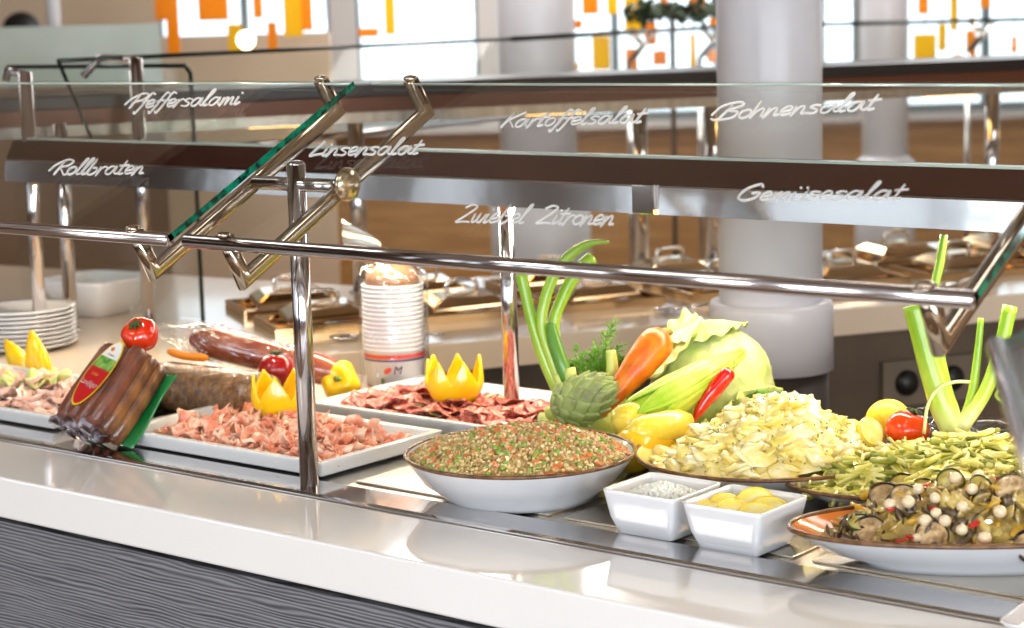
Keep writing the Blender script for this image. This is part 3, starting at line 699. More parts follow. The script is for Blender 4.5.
crown(ld[1].x, ld[1].y+.03, .931, .056, .090, 7, .1, 'yellow pepper cut into a crown on the salami tray')
def wedge(px0, py0, px1, py1, y, wd, label):
    a = np.array(aty(px0, py0, y)); b_ = np.array(aty(px1, py1, y))
    t = one('pepper_wedge', tube(spline([tuple(a), tuple((a*.55+b_*.45)+np.array([0, 0, .004])), tuple(b_)], 6), [wd*math.sin(PI*(.28+.70*i/12))**.8 for i in range(13)], 14, flat=.6), YPEP)
    tag(t, label, 'pepper')
wedge(32, 388, 5, 340, 2.66, .036, 'yellow pepper wedge leaning left on the left ham tray')
wedge(43, 388, 31, 330, 2.63, .037, 'yellow pepper wedge standing upright on the left ham tray, beside the leaning one')
q = aty(318, 385, 3.0)
def pepper(c, r, label, mats, stem=True, lob=4, R=None, sq=1.0):
    t = thing('bell_pepper', label, 'pepper', (c[0], c[1], c[2]-r))
    def f(u, v):
        th = u*2*PI; a = PI*v; lo_ = 1+.10*math.cos(th*lob)*math.sin(a)
        rr = r*math.sin(a)**.75*lo_; z_ = r*sq*math.cos(a)-(.25*r*math.exp(-(v/.12)**2))
        p = np.array([rr*math.cos(th), rr*math.sin(th), z_])
        if R is not None: p = R@p
        return tuple(p+np.array(c))
    one('fruit', grid(48, 24, f, True), mats, t)
    if stem:
        p0 = np.array([0, 0, r*sq*.72]); p1 = np.array([.004, 0, r*sq*.95]); p2_ = np.array([.012, 0, r*sq*1.15])
        M = R if R is not None else np.eye(3)
        one('stem', tube([tuple(M@p+np.array(c)) for p in (p0, p1, p2_)], [.007, .004, .005], 8), mat('green_stem', (88, 128, 48), .5), t)
    return t
pq = atd(340, 383, 3.98); pepper((pq.x, pq.y, .905+.036), .040, 'whole yellow pepper behind the front post, left of the cup stack', YPEP, R=rot(1.2, .3, .4))
# lettuce under the crowns
def lettuce(x, y, z, r, label, m=LETT, seed=0, h=.02):
    def f(u, v):
        th = u*2*PI; rr = r*v*(1+.18*math.sin(th*5+seed)+.08*math.sin(th*13)); return (x+rr*math.cos(th), y+rr*math.sin(th), z+h*v**2*(1+.7*math.sin(th*9+seed)))
    o = one('lettuce_leaf', grid(90, 9, f, True), m, solid=.001, normals=False); return tag(o, label, 'lettuce')
lettuce(ld[0].x-.01, ld[0].y+.04, .920, .075, 'pale lettuce leaf under the pepper crown on the ham tray', h=.012)
lettuce(ld[1].x, ld[1].y+.03, .920, .085, 'pale lettuce leaf under the pepper crown on the salami tray', seed=2, h=.01)
q = atz(28, 388, .93); lettuce(q.x-.02, q.y+.03, .93, .07, 'pale lettuce leaf under the pepper wedges on the left tray', seed=4, h=.015)

# ---------------------------------------------------------------- packed sausages, tomato, rolls
LANDM = mat('smoked_sausage', (132, 76, 54), .35, col2=(86, 44, 34), scale=30, bump=.6, bscale=45, coat=.35, lo=.35, hi=.7)
SIDEM = mat('smoked_sausage_side', (150, 98, 54), .3, col2=(96, 54, 34), scale=26, bump=.4, bscale=40, coat=.6)
FILM = glass_mat('plastic_film', (.95, .94, .93, 1), 1.7, .9, 50, .08)
GREENF = mat('green_pack_film', (14, 120, 60), .2, coat=.6)
P0 = np.array(atz(79, 422, .955)); dP = (Vector(P0)-CAM).dot(FW); P1 = np.array(atd(128, 348, dP+.06))
ax = nrm(P1-P0); Lp = np.linalg.norm(P1-P0)
# face normal: towards the camera, perpendicular to the long axis
wv_ = nrm(np.cross(ax, [0, 0, 1])); wv_ = wv_ if wv_@np.array(RH) > 0 else -wv_; fn_ = nrm(np.cross(wv_, ax)); fn_ = fn_ if fn_[2] > 0 else -fn_
pk = thing('sausage_pack', 'sealed pack of brown smoked sausages with an oval red and green label', 'sausage pack', tuple(P0))
MP = np.stack([wv_, ax, fn_], 1)     # local (width, length, normal)
def LP(u, v, w_): return P0+MP@np.array([u, v, w_])
low = min(LP(u, -.006, w_)[2] for u in (-.06, .06) for w_ in (.016, -.070)); P0 = P0+np.array([0, 0, .906-low]); pass
for i in range(4):
    for j in range(3):
        u = -.045+i*.030; wz = -j*.027
        pts = [LP(u, Lp*s-.005+.003*math.sin(i*2.3+j), wz+.0015*math.sin(s*5+i)) for s in (0, .06, .3, .6, .92, 1.0)]
        one('sausage', tube(pts, [.012, .0158, .0164, .0164, .0160, .013], 16, sq=4), SIDEM if (i == 3 and j) else LANDM, pk)
# sealed film ends
def crinkle(v0, v1, name, m, seed=0, wdt=.058, wz=-.02):
    def f(u, v):
        return tuple(LP((u-.5)*2*wdt*(1+.15*(v-.5)), v0+(v1-v0)*v, wz+.010*math.sin(u*17+seed)*(1-v*.3)+.006*math.sin(u*31+v*7)))
    return one(name, grid(40, 8, f), m, pk, solid=.001, normals=False)
DKF = mat('dark_crinkled_film', (64, 44, 48), .12, 0, col2=(150, 140, 150), scale=40, lo=.5, hi=.62, bump=.9, bscale=60, coat=1)
crinkle(-.024, .016, 'crinkled_end', DKF, 1, .062, .004)
crinkle(-.020, .0, 'crinkled_end', DKF, 3, .062, -.03)
def gf(u, v): return tuple(LP(-.064+.150*u, .0+(Lp-.006)*v, -.070-.004*math.sin(u*7+v*5)))
one('green_backing', grid(20, 20, gf), GREENF, pk, solid=.0015, normals=False)
# label: yellow oval, white top, green middle, red bottom
def oval(a, b, c, zoff, clip=None, n=60):
    pts = []
    for j in range(n):
        t = 2*PI*j/n; u, v = a*math.cos(t), b*math.sin(t)
        if clip: v = min(max(v, clip[0]), clip[1])
        pts.append((u, v))
    vm = sum(p[1] for p in pts)/n      # the label sits tilted on the face
    ca, sa = math.cos(-.14), math.sin(-.14)
    V = [LP(c[0]+u*ca-v*sa, c[1]+u*sa+v*ca, zoff+.0175) for u, v in pts]+[LP(c[0]+0*ca-vm*sa, c[1]+vm*ca, zoff+.0175)]
    return np.array(V), [(j, (j+1) % n, n) for j in range(n)]
lc = (-.004, Lp*.55)
LAa, LBb = .036, .072
lb = one('label', oval(LAa, LBb, lc, .0016), mat('label_yellow', (240, 200, 40), .3), pk, smooth=False)
one('red_field', oval(LAa-.003, LBb-.004, lc, .0022, (-1, .010)), mat('label_red', (196, 22, 28), .3), lb, smooth=False)
one('green_field', oval(LAa-.003, LBb-.004, lc, .0022, (.010, .034)), mat('label_green', (70, 140, 50), .3, col2=(150, 190, 90), scale=60), lb, smooth=False)
one('white_field', oval(LAa-.003, LBb-.004, lc, .0022, (.034, 1)), mat('label_white', (240, 240, 236), .3), lb, smooth=False)
one('emblem', oval(.006, .004, (lc[0]+.0, lc[1]+.052), .0028), mat('label_orange', (230, 120, 20), .3), lb, smooth=False)
def text_on(body, c, size, m, parent, frame, name='print'):
    cu = bpy.data.curves.new('t', 'FONT'); cu.body = body; cu.size = size; cu.align_x = 'CENTER'; cu.align_y = 'CENTER'; cu.shear = .25; cu.extrude = .0001
    ob = bpy.data.objects.new('t', cu); COL.objects.link(ob); dg = bpy.context.evaluated_depsgraph_get(); me = bpy.data.meshes.new_from_object(ob.evaluated_get(dg))
    V = np.array([tuple(v.co) for v in me.vertices]); Fs = [tuple(p.vertices) for p in me.polygons]
    bpy.data.objects.remove(ob); bpy.data.curves.remove(cu); bpy.data.meshes.remove(me)
    W_ = np.array([frame(c[0]+x, c[1]+y) for x, y, z in V]); return one(name, (W_, Fs), m, parent, smooth=False, normals=False)
fr_ = lambda u, v: LP(lc[0]+(u-lc[0])*math.cos(.14)+(v-lc[1])*math.sin(.14), lc[1]-(u-lc[0])*math.sin(.14)+(v-lc[1])*math.cos(.14), .0210)
text_on('Landjäger', (lc[0], lc[1]-.024), .0150, MATS['label_white'], lb, fr_)
text_on('6 Paar', (lc[0]-.002, lc[1]-.004), .009, MATS['label_yellow'], lb, fr_)
text_on('Original', (lc[0], lc[1]+.040), .007, MATS['label_red'], lb, fr_)

# round tomatoes
TOMM = mat('tomato_red', (214, 34, 16), .12, col2=(226, 60, 20), scale=10, coat=.6)
STEMM = mat('green_calyx', (62, 84, 36), .6)
def tomato(c, r, label, m=TOMM, calyx=(0, 0, 1)):
    t = thing('tomato', label, 'tomato', (c[0], c[1], c[2]-r*.88)); Rz = np.array(Vector((0, 0, 1)).rotation_difference(Vector(calyx)).to_matrix())
    def f(u, v):
        th = u*2*PI; a = PI*v; rr = r*math.sin(a)*(1+.025*math.cos(th*5)); z_ = r*.88*math.cos(a)-r*.16*math.exp(-(v/.10)**2)
        return tuple(Rz@np.array([rr*math.cos(th), rr*math.sin(th), z_])+np.array(c))
    one('fruit', grid(48, 28, f, True), m, t)
    cm = MB()
    for k in range(6):
        th = k*PI/3+.3; pts = [Rz@np.array([r*s*math.cos(th), r*s*math.sin(th), r*(.76+.10*(s > .1)+.04*math.sin(s*8))])+np.array(c) for s in (.02, .15, .3, .42)]
        cm.add(tube(pts, [.003, .0035, .003, .0008], 6, flat=.5), 0)
    cm.add(tube([tuple(Rz@np.array([0, 0, r*.75])+np.array(c)), tuple(Rz@np.array([.003, 0, r*1.0])+np.array(c))], .0028, 6), 0)
    cm.build('calyx', STEMM, t); return t
tq = atd(140, 335, dP+.10); tomato(tuple(tq), 19*(dP+.10)/F, 'bright red tomato sitting on top of the sausage pack', calyx=nrm(np.array([.35, -.75, .9])))

ROLLM = mat('herb_crusted_roll', (158, 116, 74), .6, col2=(96, 68, 42), scale=70, lo=.35, hi=.7, bump=.7, bscale=120)
r0 = np.array(atd(168, 396, 3.95)); r1 = np.array(atd(262, 388, 3.78)); r0[2] = r1[2] = .90+.047
rl = thing('meat_roll', 'thick pepper-crusted meat roll lying behind the folded ham', 'meat roll', tuple(r0))
one('crust', tube(spline([tuple(r0+(r1-r0)*s) for s in (-.05, 0, .3, .7, 1, 1.05)], 3), [.030, .043]+[.046]*12+[.043, .030], 28, sq=2.6), ROLLM, rl)
one('plastic_film', tube([tuple(r0+(r1-r0)*s) for s in (-.22, -.1, .0, .5, 1, 1.1)], [.02, .044, .0485, .0488, .0485, .02], 28, cap=False, sq=2.6), FILM, rl)
s0 = np.array(atd(190, 338, 3.98)); s1 = np.array(atd(352, 377, 3.98))
sr = thing('long_sausage', 'long reddish-brown sausage in clear film lying across the meat roll', 'sausage', tuple((s0+s1)/2))
LS = mat('red_brown_sausage', (128, 52, 34), .25, col2=(156, 84, 56), scale=22, coat=.8, bump=.3, bscale=30)
n_ = 15; one('sausage', tube(lerpn(s0, s1, n_), [.012, .026, .031]+[.032]*(n_-6)+[.030, .024, .012], 22), LS, sr)
def ff(u, v):
    s = v; c = s0+(s1-s0)*(-.22+.40*s); r = .016+.020*min(1, s*1.6)+.004*math.sin(u*2*PI*5+s*6)+.003*math.sin(u*2*PI*9+s*17)
    d = nrm(s1-s0); a = nrm(np.cross(d, [0, 0, 1])); b2 = np.cross(a, d); return tuple(c+(a*math.cos(u*2*PI)+b2*math.sin(u*2*PI)*(.6+.4*s))*r)
CRF = mat('crinkled_clear_film', (205, 180, 160), .15, 0, trans=.75, ior=1.12, bump=.9, bscale=45, coat=.6)
one('film_end', grid(48, 18, ff, True), FILM, sr, normals=False)
def fs(u, v):
    s = .02+.6*v; c = s0+(s1-s0)*s; d = nrm(s1-s0); a = nrm(np.cross(d, [0, 0, 1])); b2 = np.cross(a, d); r = .0335+.0035*abs(math.sin(u*2*PI*3+s*9))
    return tuple(c+(a*math.cos(u*2*PI)+b2*math.sin(u*2*PI))*r)
one('film_sleeve', grid(40, 16, fs, True), FILM, sr, normals=False)
oq = atd(140, 412, 3.90); RED2 = mat('dark_red_tomato', (150, 16, 14), .2, coat=.5)
o_ = one('red_onion', ball((oq.x, oq.y, .90+.034), (.035, .035, .033), 24, 16), mat('purple_onion', (84, 40, 62), .2, coat=.4)); tag(o_, 'dark purple onion between the sausage pack and the meat roll', 'onion')
tq = atd(277, 369, 3.88); tomato((tq.x, tq.y, tq.z), .037, 'dark red tomato half hidden behind the folded-ham pepper crown', RED2)
tq2 = tq
oq = atd(186, 355, 3.97); o_ = one('pepper_strip', tube(spline([tuple(atd(168, 351, 3.95)), tuple(atd(185, 356, 3.94)), tuple(atd(208, 358, 3.93))], 5), [.004]+[.008]*9+[.004], 10), mat('orange_pepper', (244, 140, 10), .3)); tag(o_, 'orange pepper strip tucked under the long sausage', 'pepper')
# prop for the dark tomato
o_ = one('bread_roll', ball((tq2.x, tq2.y, .9+.028), (.05, .04, .030), 24, 14, nz=.08), mat('bread_crust', (150, 96, 50), .6)); tag(o_, 'brown bread roll under the dark red tomato', 'bread roll')

# ---------------------------------------------------------------- cup stack in a bag
cq = atz(386, 392); cc = np.array([cq.x, cq.y+.03, .9])
dz_ = (Vector(cc)-CAM).dot(FW); R1 = 31*dz_/F; R0 = 27.5*dz_/F
CUPM = mat('paper_cup_white', (242, 242, 244), .45)
hc = .092; step = .0092; ncup = 15
cupm = MB(); cupm.add(lathe([(R0*.93, .003), (R0*.95, 0), (R0, .001), (R1*.97, hc-.004), (R1, hc-.003), (R1*1.005, hc), (R1*.97, hc+.001), (R0*.95, .006), (0, .005)], tuple(cc), 40))
cup0 = cupm.build('paper_cup', CUPM)
z0_ = cup0.location.z
tag(cup0, 'lowest printed white paper cup of the bagged stack', 'cup')
# printed bands
def rad(z): return R0+(R1-R0)*z/hc+.0004
for z1, z2, m_ in ((.001, .012, mat('cup_orange', (216, 80, 30), .4)), (.013, .017, mat('cup_navy', (40, 48, 100), .4)), (.068, .072, mat('cup_navy', (40, 48, 100), .4)), (.074, .082, mat('cup_red', (220, 50, 44), .4))):
    one('printed_band', lathe([(rad(z1), z1), (rad(z2), z2)], tuple(cc), 40, cap=False), m_, cup0)
def cupf(x, y):
    th = -AZ+PI*.0+x/R1; base = math.atan2(-FH.y, -FH.x)+x/R1; r = rad(y)+.0005
    return cc+np.array([r*math.cos(base), r*math.sin(base), y])
text_on('M', (.008, .050), .024, MATS['cup_navy'], cup0, cupf)
bean_v = [cupf(-.012+.0085*math.cos(t), .050+.0062*math.sin(t)+.003*math.cos(t)) for t in np.linspace(0, 2*PI, 20, endpoint=False)]+[cupf(-.012, .050)]
one('bean_mark', (np.array(bean_v), [(i, (i+1) % 20, 20) for i in range(20)]), MATS['cup_red'], cup0, smooth=False)
leaf_v = [cupf(-.026+.006*math.cos(t)*(1 if math.cos(t) > 0 else .5), .026+.009*math.sin(t)) for t in np.linspace(0, 2*PI, 16, endpoint=False)]+[cupf(-.026, .026)]
one('leaf_mark', (np.array(leaf_v), [(i, (i+1) % 16, 16) for i in range(16)]), mat('label_green2', (70, 110, 70), .4), cup0, smooth=False)
plainc = one('paper_cup', lathe([(R0*.93, .003), (R0*.95, 0), (R0, .001), (R1*.97, hc-.004), (R1, hc-.003), (R1*1.005, hc), (R1*.97, hc+.001), (R0*.95, .006), (0, .005)], tuple(cc), 40), CUPM)
for k in range(1, ncup):
    c = plainc if k == 1 else plainc.copy()
    if k > 1: COL.objects.link(c)
    c.location = (cc[0]+rnd(-.0006, .0006), cc[1], z0_+step*k)
    tag(c, 'plain white paper cup nested in the bagged stack', 'cup', 'nested paper cups in the bag')
ztop = .9+step*(ncup-1)+hc
tc_ = one('brown_cup', lathe([(R1*.88, 0), (R1*.80, .02), (R1*.62, .034), (0, .036)], (cc[0], cc[1], ztop+.002), 36), mat('kraft_brown', (176, 130, 96), .5)); tag(tc_, 'small brown paper cup upside down on top of the white cups', 'cup')
BAG = glass_mat('clear_bag', (.975, .975, .975, 1), 2.6, .8, 35, .06)
def bagf(u, v):
    th = u*2*PI; H_ = ztop+.075-.9
    z = H_*v; body = R1*1.10
    if v > .80: body *= max(.10, 1-((v-.80)/.2)**1.3*.92)
    r = body*(1+.035*math.sin(th*7+v*4)+.03*math.sin(th*3-v*9)*v); lean = max(0, v-.8)*.10
    return (cc[0]+r*math.cos(th)-lean*RH.x, cc[1]+r*math.sin(th)-lean*RH.y, .9015+z)
bg_ = thing('plastic_bag', 'clear plastic bag with a twisted top around the stacked paper cups', 'bag', tuple(cc))
one('film', grid(64, 40, bagf, True), BAG, bg_, normals=False)
t0 = np.array([cc[0]-.02*RH.x, cc[1]-.02*RH.y, ztop+.07])
def tailf(u, v):
    dr = -np.array(RH)*.7+np.array([0, 0, .30]); p = t0+dr*.11*v; wd = .012+.020*v**.6
    return tuple(p+np.array([0, 0, 1])*(u-.5)*2*wd+np.array(FH)*.008*math.sin(u*14+v*5))
TAILM = mat('bag_film_gathered', (214, 208, 200), .25, 0, trans=.5, ior=1.1, bump=.8, bscale=50)
one('gathered_tail', grid(24, 12, tailf), TAILM, bg_, normals=False)

# ---------------------------------------------------------------- salad bowls
def bowl_prof(R, rf, h, t=.006):
    return [(rf*.0, .004), (rf*.9, .004), (rf*.92, 0), (rf, 0), (rf*1.02, .006), (rf+(R-rf)*.55, h*.42), (R*.985, h*.93), (R, h), (R-t*.6, h+.001), (R-t*1.6, h*.94), (rf+(R-rf)*.5-t, h*.42+t), (rf*.9, .012), (0, .011)]
def salad_bowl(cx, cy_, R, rf, h, label, sx=1, sy=1, ang=0, z=DZ, inside=None, name='salad_bowl', rimw=.0032):
    t = thing(name, label, 'bowl', (cx, cy_, z)); pr_ = bowl_prof(R, rf, h)
    one('shell', lathe(pr_[:8], (cx, cy_, z), 72, sx, sy, ang, cap=False), PORC, t)
    one('inside', lathe(pr_[8:], (cx, cy_, z), 72, sx, sy, ang, cap=False), inside or PORC, t)
    pts = []
    for j in range(73):
        a = 2*PI*j/72; x, y = (R-.002)*math.cos(a)*sx, (R-.002)*math.sin(a)*sy
        pts.append((cx+x*math.cos(ang)-y*math.sin(ang), cy_+x*math.sin(ang)+y*math.cos(ang), z+h))
    one('rim', tube(pts, rimw, 10, up=(0, 0, 1)), RIMB, t)
    return t
def T_(n, R, H_, sx=1, sy=1, ang=0, p=.8, sc_=1.0):
    pass
class Heap:
    def __init__(s, cx, cy_, z, R, H_, sx=1, sy=1, ang=0, p=1.6, seed=0, rough=.010, ns=14, off=(0, 0), zmin=0):
        s.__dict__.update(cx=cx, cy=cy_, z=z, R=R, H=H_, sx=sx, sy=sy, ang=ang, p=p, seed=seed, rough=rough, ns=ns, off=off)
    def xy(s, r, a):
        x, y = r*s.R*math.cos(a)*s.sx, r*s.R*math.sin(a)*s.sy
        return s.cx+x*math.cos(s.ang)-y*math.sin(s.ang), s.cy+x*math.sin(s.ang)+y*math.cos(s.ang)
    def h(s, r, a):
        x, y = s.xy(r, a); ux = r*math.cos(a)-s.off[0]; uy = r*math.sin(a)-s.off[1]; rr = min(1, math.hypot(ux, uy)*(1 if r < .95 else 1))
        return s.z+s.H*max(0, 1-rr**s.p)*(1)+s.rough*fbm(x, y, s.ns, s.seed)*(1-r**4)
    def surf(s, n=80, m=26): return grid(n, m, lambda u, v: (*s.xy(v, u*2*PI), s.h(v, u*2*PI)), True)
    def pick(s):
        r = math.sqrt(random.random())*.985; a = rnd(0, 2*PI); x, y = s.xy(r, a); return x, y, s.h(r, a)
def Rr(): return rot(rnd(0, 6.3), rnd(0, 6.3), rnd(0, 6.3))

# lentil salad
lcn = atz(520, 452, .972); LR = 116*(lcn-CAM).dot(FW)/F; lcx, lcy = lcn.x, lcn.y
salad_bowl(lcx, lcy, LR, LR*.66, .070, 'round white bowl with a brown rim filled with lentil salad', z=DZ)
random.seed(21)
H_ = Heap(lcx, lcy, DZ+.060, LR*.955, .040, p=2.4, seed=1, rough=.007, ns=16)
L1 = mat('lentil_brown', (206, 172, 112), .3, col2=(168, 134, 82), scale=90, coat=.2); L2 = mat('lentil_tan', (244, 222, 164), .3, col2=(220, 190, 126), scale=90, coat=.2); L3 = mat('lentil_olive', (176, 162, 88), .35, coat=.2)
L4 = mat('pea_green', (134, 164, 62), .25, coat=.3); L5 = mat('carrot_dice', (226, 128, 70), .3, coat=.3)
m = MB(); m.add(H_.surf(), 0); tb = ball(nu=6, nv=4)
for i in range(5200):
    x, y, z = H_.pick(); s = rnd(.0028, .0046); m.add((tb[0]*np.array([s, s, s*.62]), tb[1]), random.choice((0, 0, 1, 1, 2)), True, Rr(), (x, y, z+rnd(-.001, .004)))
tp = ball(nu=9, nv=6)
for i in range(190):
    x, y, z = H_.pick(); s = rnd(.0042, .0054); m.add((tp[0]*s, tp[1]), 3, True, None, (x, y, z+rnd(.001, .004)))
for i in range(230):
    x, y, z = H_.pick(); s = rnd(.006, .011); m.add(box((0, 0, 0), (s, s*rnd(.7, 1), s*rnd(.5, .9))), 4, False, Rr(), (x, y, z+rnd(.0, .004)))
tag(m.build('lentil_salad', [L1, L2, L3, L4, L5], normals=False), 'heaped brown lentil salad with peas and diced carrot in the round bowl', 'salad', kind='stuff')

# potato salad
pcn = atz(762, 452, .958); PR_ = 128*(pcn-CAM).dot(FW)/F; pcx, pcy = pcn.x, pcn.y
CREAM = mat('yellow_glazed_inside', (238, 226, 150), .15, coat=.5, col2=(232, 214, 120), scale=30)
salad_bowl(pcx, pcy, PR_, PR_*.62, .056, 'wide white bowl with a brown rim filled with potato salad', z=DZ, inside=CREAM)
random.seed(31)
H_ = Heap(pcx, pcy, DZ+.035, PR_*.84, .098, p=1.8, seed=3, rough=.016, ns=12, off=(.17, .0))
PO1 = mat('potato_yellow', (240, 214, 100), .28, col2=(248, 232, 156), scale=40, bump=.3, bscale=60, coat=.4, sss=.1); PO2 = mat('potato_dressing', (244, 232, 184), .25, col2=(238, 216, 124), scale=30, bump=.4, bscale=50, coat=.6)
PO3 = mat('chopped_herb', (96, 120, 40), .5)
m = MB(); m.add(H_.surf(), 1)
for i in range(560):
    x, y, z = H_.pick(); a = rnd(.010, .026); b2 = ball(nu=14, nv=8, nz=.5, nf=1.9, seed=i); m.add((b2[0]*np.array([a, a*rnd(.7, 1), a*rnd(.2, .42)]), b2[1]), random.choice((0, 0, 1, 1)), True, rot(rnd(-.6, .6), rnd(-.6, .6), rnd(0, 6)), (x, y, z+rnd(-.005, .006)))
for i in range(420):
    x, y, z = H_.pick(); m.add(box((0, 0, 0), (.0035, .0018, .001)), 2, False, Rr(), (x, y, z+rnd(.006, .014)))
tag(m.build('potato_salad', [PO1, PO2, PO3], normals=False), 'creamy yellow potato salad with herbs piled in the wide bowl', 'salad', kind='stuff')

# green bean salad
bcn = atz(970, 477, .953); bd = (bcn-CAM).dot(FW); BR = 186*bd/F; bang = math.atan2(RH.y, RH.x)
bcn = bcn-FH*.0
salad_bowl(bcn.x, bcn.y, BR, BR*.55, .050, 'oval white dish with a brown rim filled with green bean salad', 1, .55, bang, z=DZ, inside=CREAM, name='oval_dish')
random.seed(41)
H_ = Heap(bcn.x, bcn.y, DZ+.036, BR*.90, .056, 1, .53, bang, p=2.2, seed=5, rough=.012, ns=12, off=(.12, .1))
BE1 = mat('bean_olive', (190, 186, 72), .3, col2=(222, 214, 118), scale=40, coat=.4); BE2 = mat('bean_yellowgreen', (222, 214, 104), .3, col2=(238, 230, 154), scale=30, coat=.4); BE3 = mat('bean_dark', (140, 146, 50), .35, coat=.3)
m = MB(); m.add(H_.surf(), 0)
for i in range(620):
    x, y, z = H_.pick(); l = rnd(.016, .046); bnd = rnd(-.013, .013); r = rnd(.0026, .0052)
    R = rot(rnd(-.45, .45), rnd(-.4, .4), rnd(0, 6.3))
    m.add(tube([(-l, 0, 0), (-l*.9, 0, .001), (0, bnd, .003), (l*.9, 0, .001), (l, 0, 0)], [r*.5, r, r*1.15, r, r*.5], 7, flat=.5), random.choice((0, 1, 1, 2)), True, R, (x, y, z+rnd(.0, .009)))
for i in range(170):
    x, y, z = H_.pick(); a = rnd(.010, .022); m.add(grid(6, 4, lambda u, v: (a*(u-.5)*2, a*(v-.5)*math.sin(PI*u)*1.4, .004*math.sin(u*5))), 1, True, rot(rnd(-.7, .7), rnd(-.7, .7), rnd(0, 6)), (x, y, z+.008))
tag(m.build('bean_salad', [BE1, BE2, BE3], normals=False), 'heap of olive and yellow-green bean salad in the oval dish', 'salad', kind='stuff')

# aubergine salad in front
acn = atz(990, 522, .956); ad = (acn-CAM).dot(FW); AR = 202*ad/F
ORI = mat('orange_glaze', (224, 108, 40), .15, col2=(236, 140, 60), scale=18, coat=.6)
salad_bowl(acn.x, acn.y, AR, AR*.62, .053, 'long oval white dish with an orange glazed inside, nearest at the right', 1, .46, bang, z=DZ, inside=ORI, name='oval_dish', rimw=.0036)
random.seed(51)
H_ = Heap(acn.x, acn.y, DZ+.036, AR*.84, .062, 1, .43, bang, p=2.2, seed=9, rough=.008, ns=14, off=(.10, .1))
V1 = mat('marinated_olive_veg', (202, 176, 98), .3, col2=(140, 116, 56), scale=50, coat=.6); V2 = mat('marinated_dark_veg', (86, 68, 44), .2, coat=.6); V3 = mat('marinated_yellow_veg', (200, 158, 50), .25, coat=.6)
m = MB(); m.add(H_.surf(), 0)
for i in range(430):
    x, y, z = H_.pick(); a = rnd(.008, .020); b2 = ball(nu=10, nv=6, nz=.6, nf=1.6, seed=i+900); m.add((b2[0]*np.array([a, a*rnd(.35, .8), a*rnd(.12, .35)]), b2[1]), random.choice((0, 0, 0, 1, 1, 2)), True, Rr(), (x, y, z+rnd(-.002, .005)))
tag(m.build('vegetable_salad', [V1, V2, V3], normals=False), 'glossy mixed marinated vegetable pieces under the pearl onions', 'salad', kind='stuff')
SKIN = mat('aubergine_skin', (34, 20, 34), .15, coat=.8); FLESH = mat('aubergine_flesh', (206, 176, 130), .3, col2=(132, 98, 58), scale=70, lo=.4, hi=.7, bump=.5, bscale=90, coat=.5)
ZSK = mat('courgette_skin', (58, 78, 26), .25, coat=.6); ZFL = mat('courgette_flesh', (190, 176, 96), .3, col2=(160, 140, 60), scale=60, coat=.5)
def put(proto, px, py, lift, R3, label, cat, group, scale=1):
    # set on the heap under that pixel
    zz = DZ+.075
    for _ in range(6):
        q = atz(px, py, zz); dx, dy = q.x-H_.cx, q.y-H_.cy
        u = (dx*math.cos(bang)+dy*math.sin(bang))/(H_.R*H_.sx); v = (-dx*math.sin(bang)+dy*math.cos(bang))/(H_.R*H_.sy)
        zz = H_.h(min(.98, math.hypot(u, v)), math.atan2(v, u))+lift
    c = proto.copy() if proto.get('used') else proto
    if proto.get('used'):
        COL.objects.link(c)
        for ch in proto.children: cc2 = ch.copy(); COL.objects.link(cc2); cc2.parent = c
    proto['used'] = 1
    if 'used' in c and c is not proto: del c['used']
    c.location = (q.x, q.y, zz); c.rotation_euler = R3; c.scale = (scale,)*3; return tag(c, label, cat, group)
def disc_obj(name, r, th, ms, mf, seed):
    t = bpy.data.objects.new(name, None); COL.objects.link(t); t.empty_display_size = .02
    o = one('flesh', ball((0, 0, 0), (r*.97, r*.93, th*.62), 24, 10, nz=.08, nf=2, seed=seed), mf); o.parent = t
    o = one('skin', grid(40, 7, lambda u, v: (r*(1+.03*math.sin(u*2*PI*3+seed)+.015*math.sin(v*PI))*math.cos(u*2*PI), r*.96*(1+.03*math.sin(u*2*PI*3+seed)+.015*math.sin(v*PI))*math.sin(u*2*PI), (v-.5)*th), True), ms, solid=.0015, normals=False); o.parent = t
    return t
aub = disc_obj('aubergine_slice', .031, .008, SKIN, FLESH, 1); zuc = disc_obj('courgette_slice', .024, .007, ZSK, ZFL, 2)
for (px, py, rx, ry, s) in ((868, 520, .3, .3, .75), (888, 514, .5, -.3, .9), (932, 516, .5, .4, .7), (980, 508, .6, -.3, .85), (1005, 478, .5, .2, 1.0), (968, 472, .4, .3, 1.0), (1012, 530, .7, 0, .8), (905, 500, .5, .4, .7), (1036, 500, .6, .2, .9)):
    put(aub, px, py, .010, tuple((Vector((rnd(-.35, .35), rnd(-.3, .3), .75))-FH*.75+RH*rnd(-.3, .3)).to_track_quat('Z', 'Y').to_euler()), 'dark-skinned aubergine slice in the salad on the orange-glazed dish', 'aubergine slice', 'aubergine slices in the front salad', s)
for (px, py, s) in ((905, 487, 1), (990, 480, 1.0), (1022, 512, 1.1), (862, 520, .8), (950, 522, .8), (925, 492, .9), (980, 528, .7)):
    put(zuc, px, py, .009, tuple((Vector((rnd(-.35, .35), rnd(-.3, .3), .75))-FH*.7+RH*rnd(-.3, .3)).to_track_quat('Z', 'Y').to_euler()), 'green-edged courgette slice in the salad on the orange-glazed dish', 'courgette slice', 'courgette slices in the front salad', s)
pon = one('pearl_onion', ball((0, 0, 0), (.0088, .0088, .0082), 16, 10), mat('pearl_onion_white', (226, 206, 170), .15, coat=.6, sss=.2))
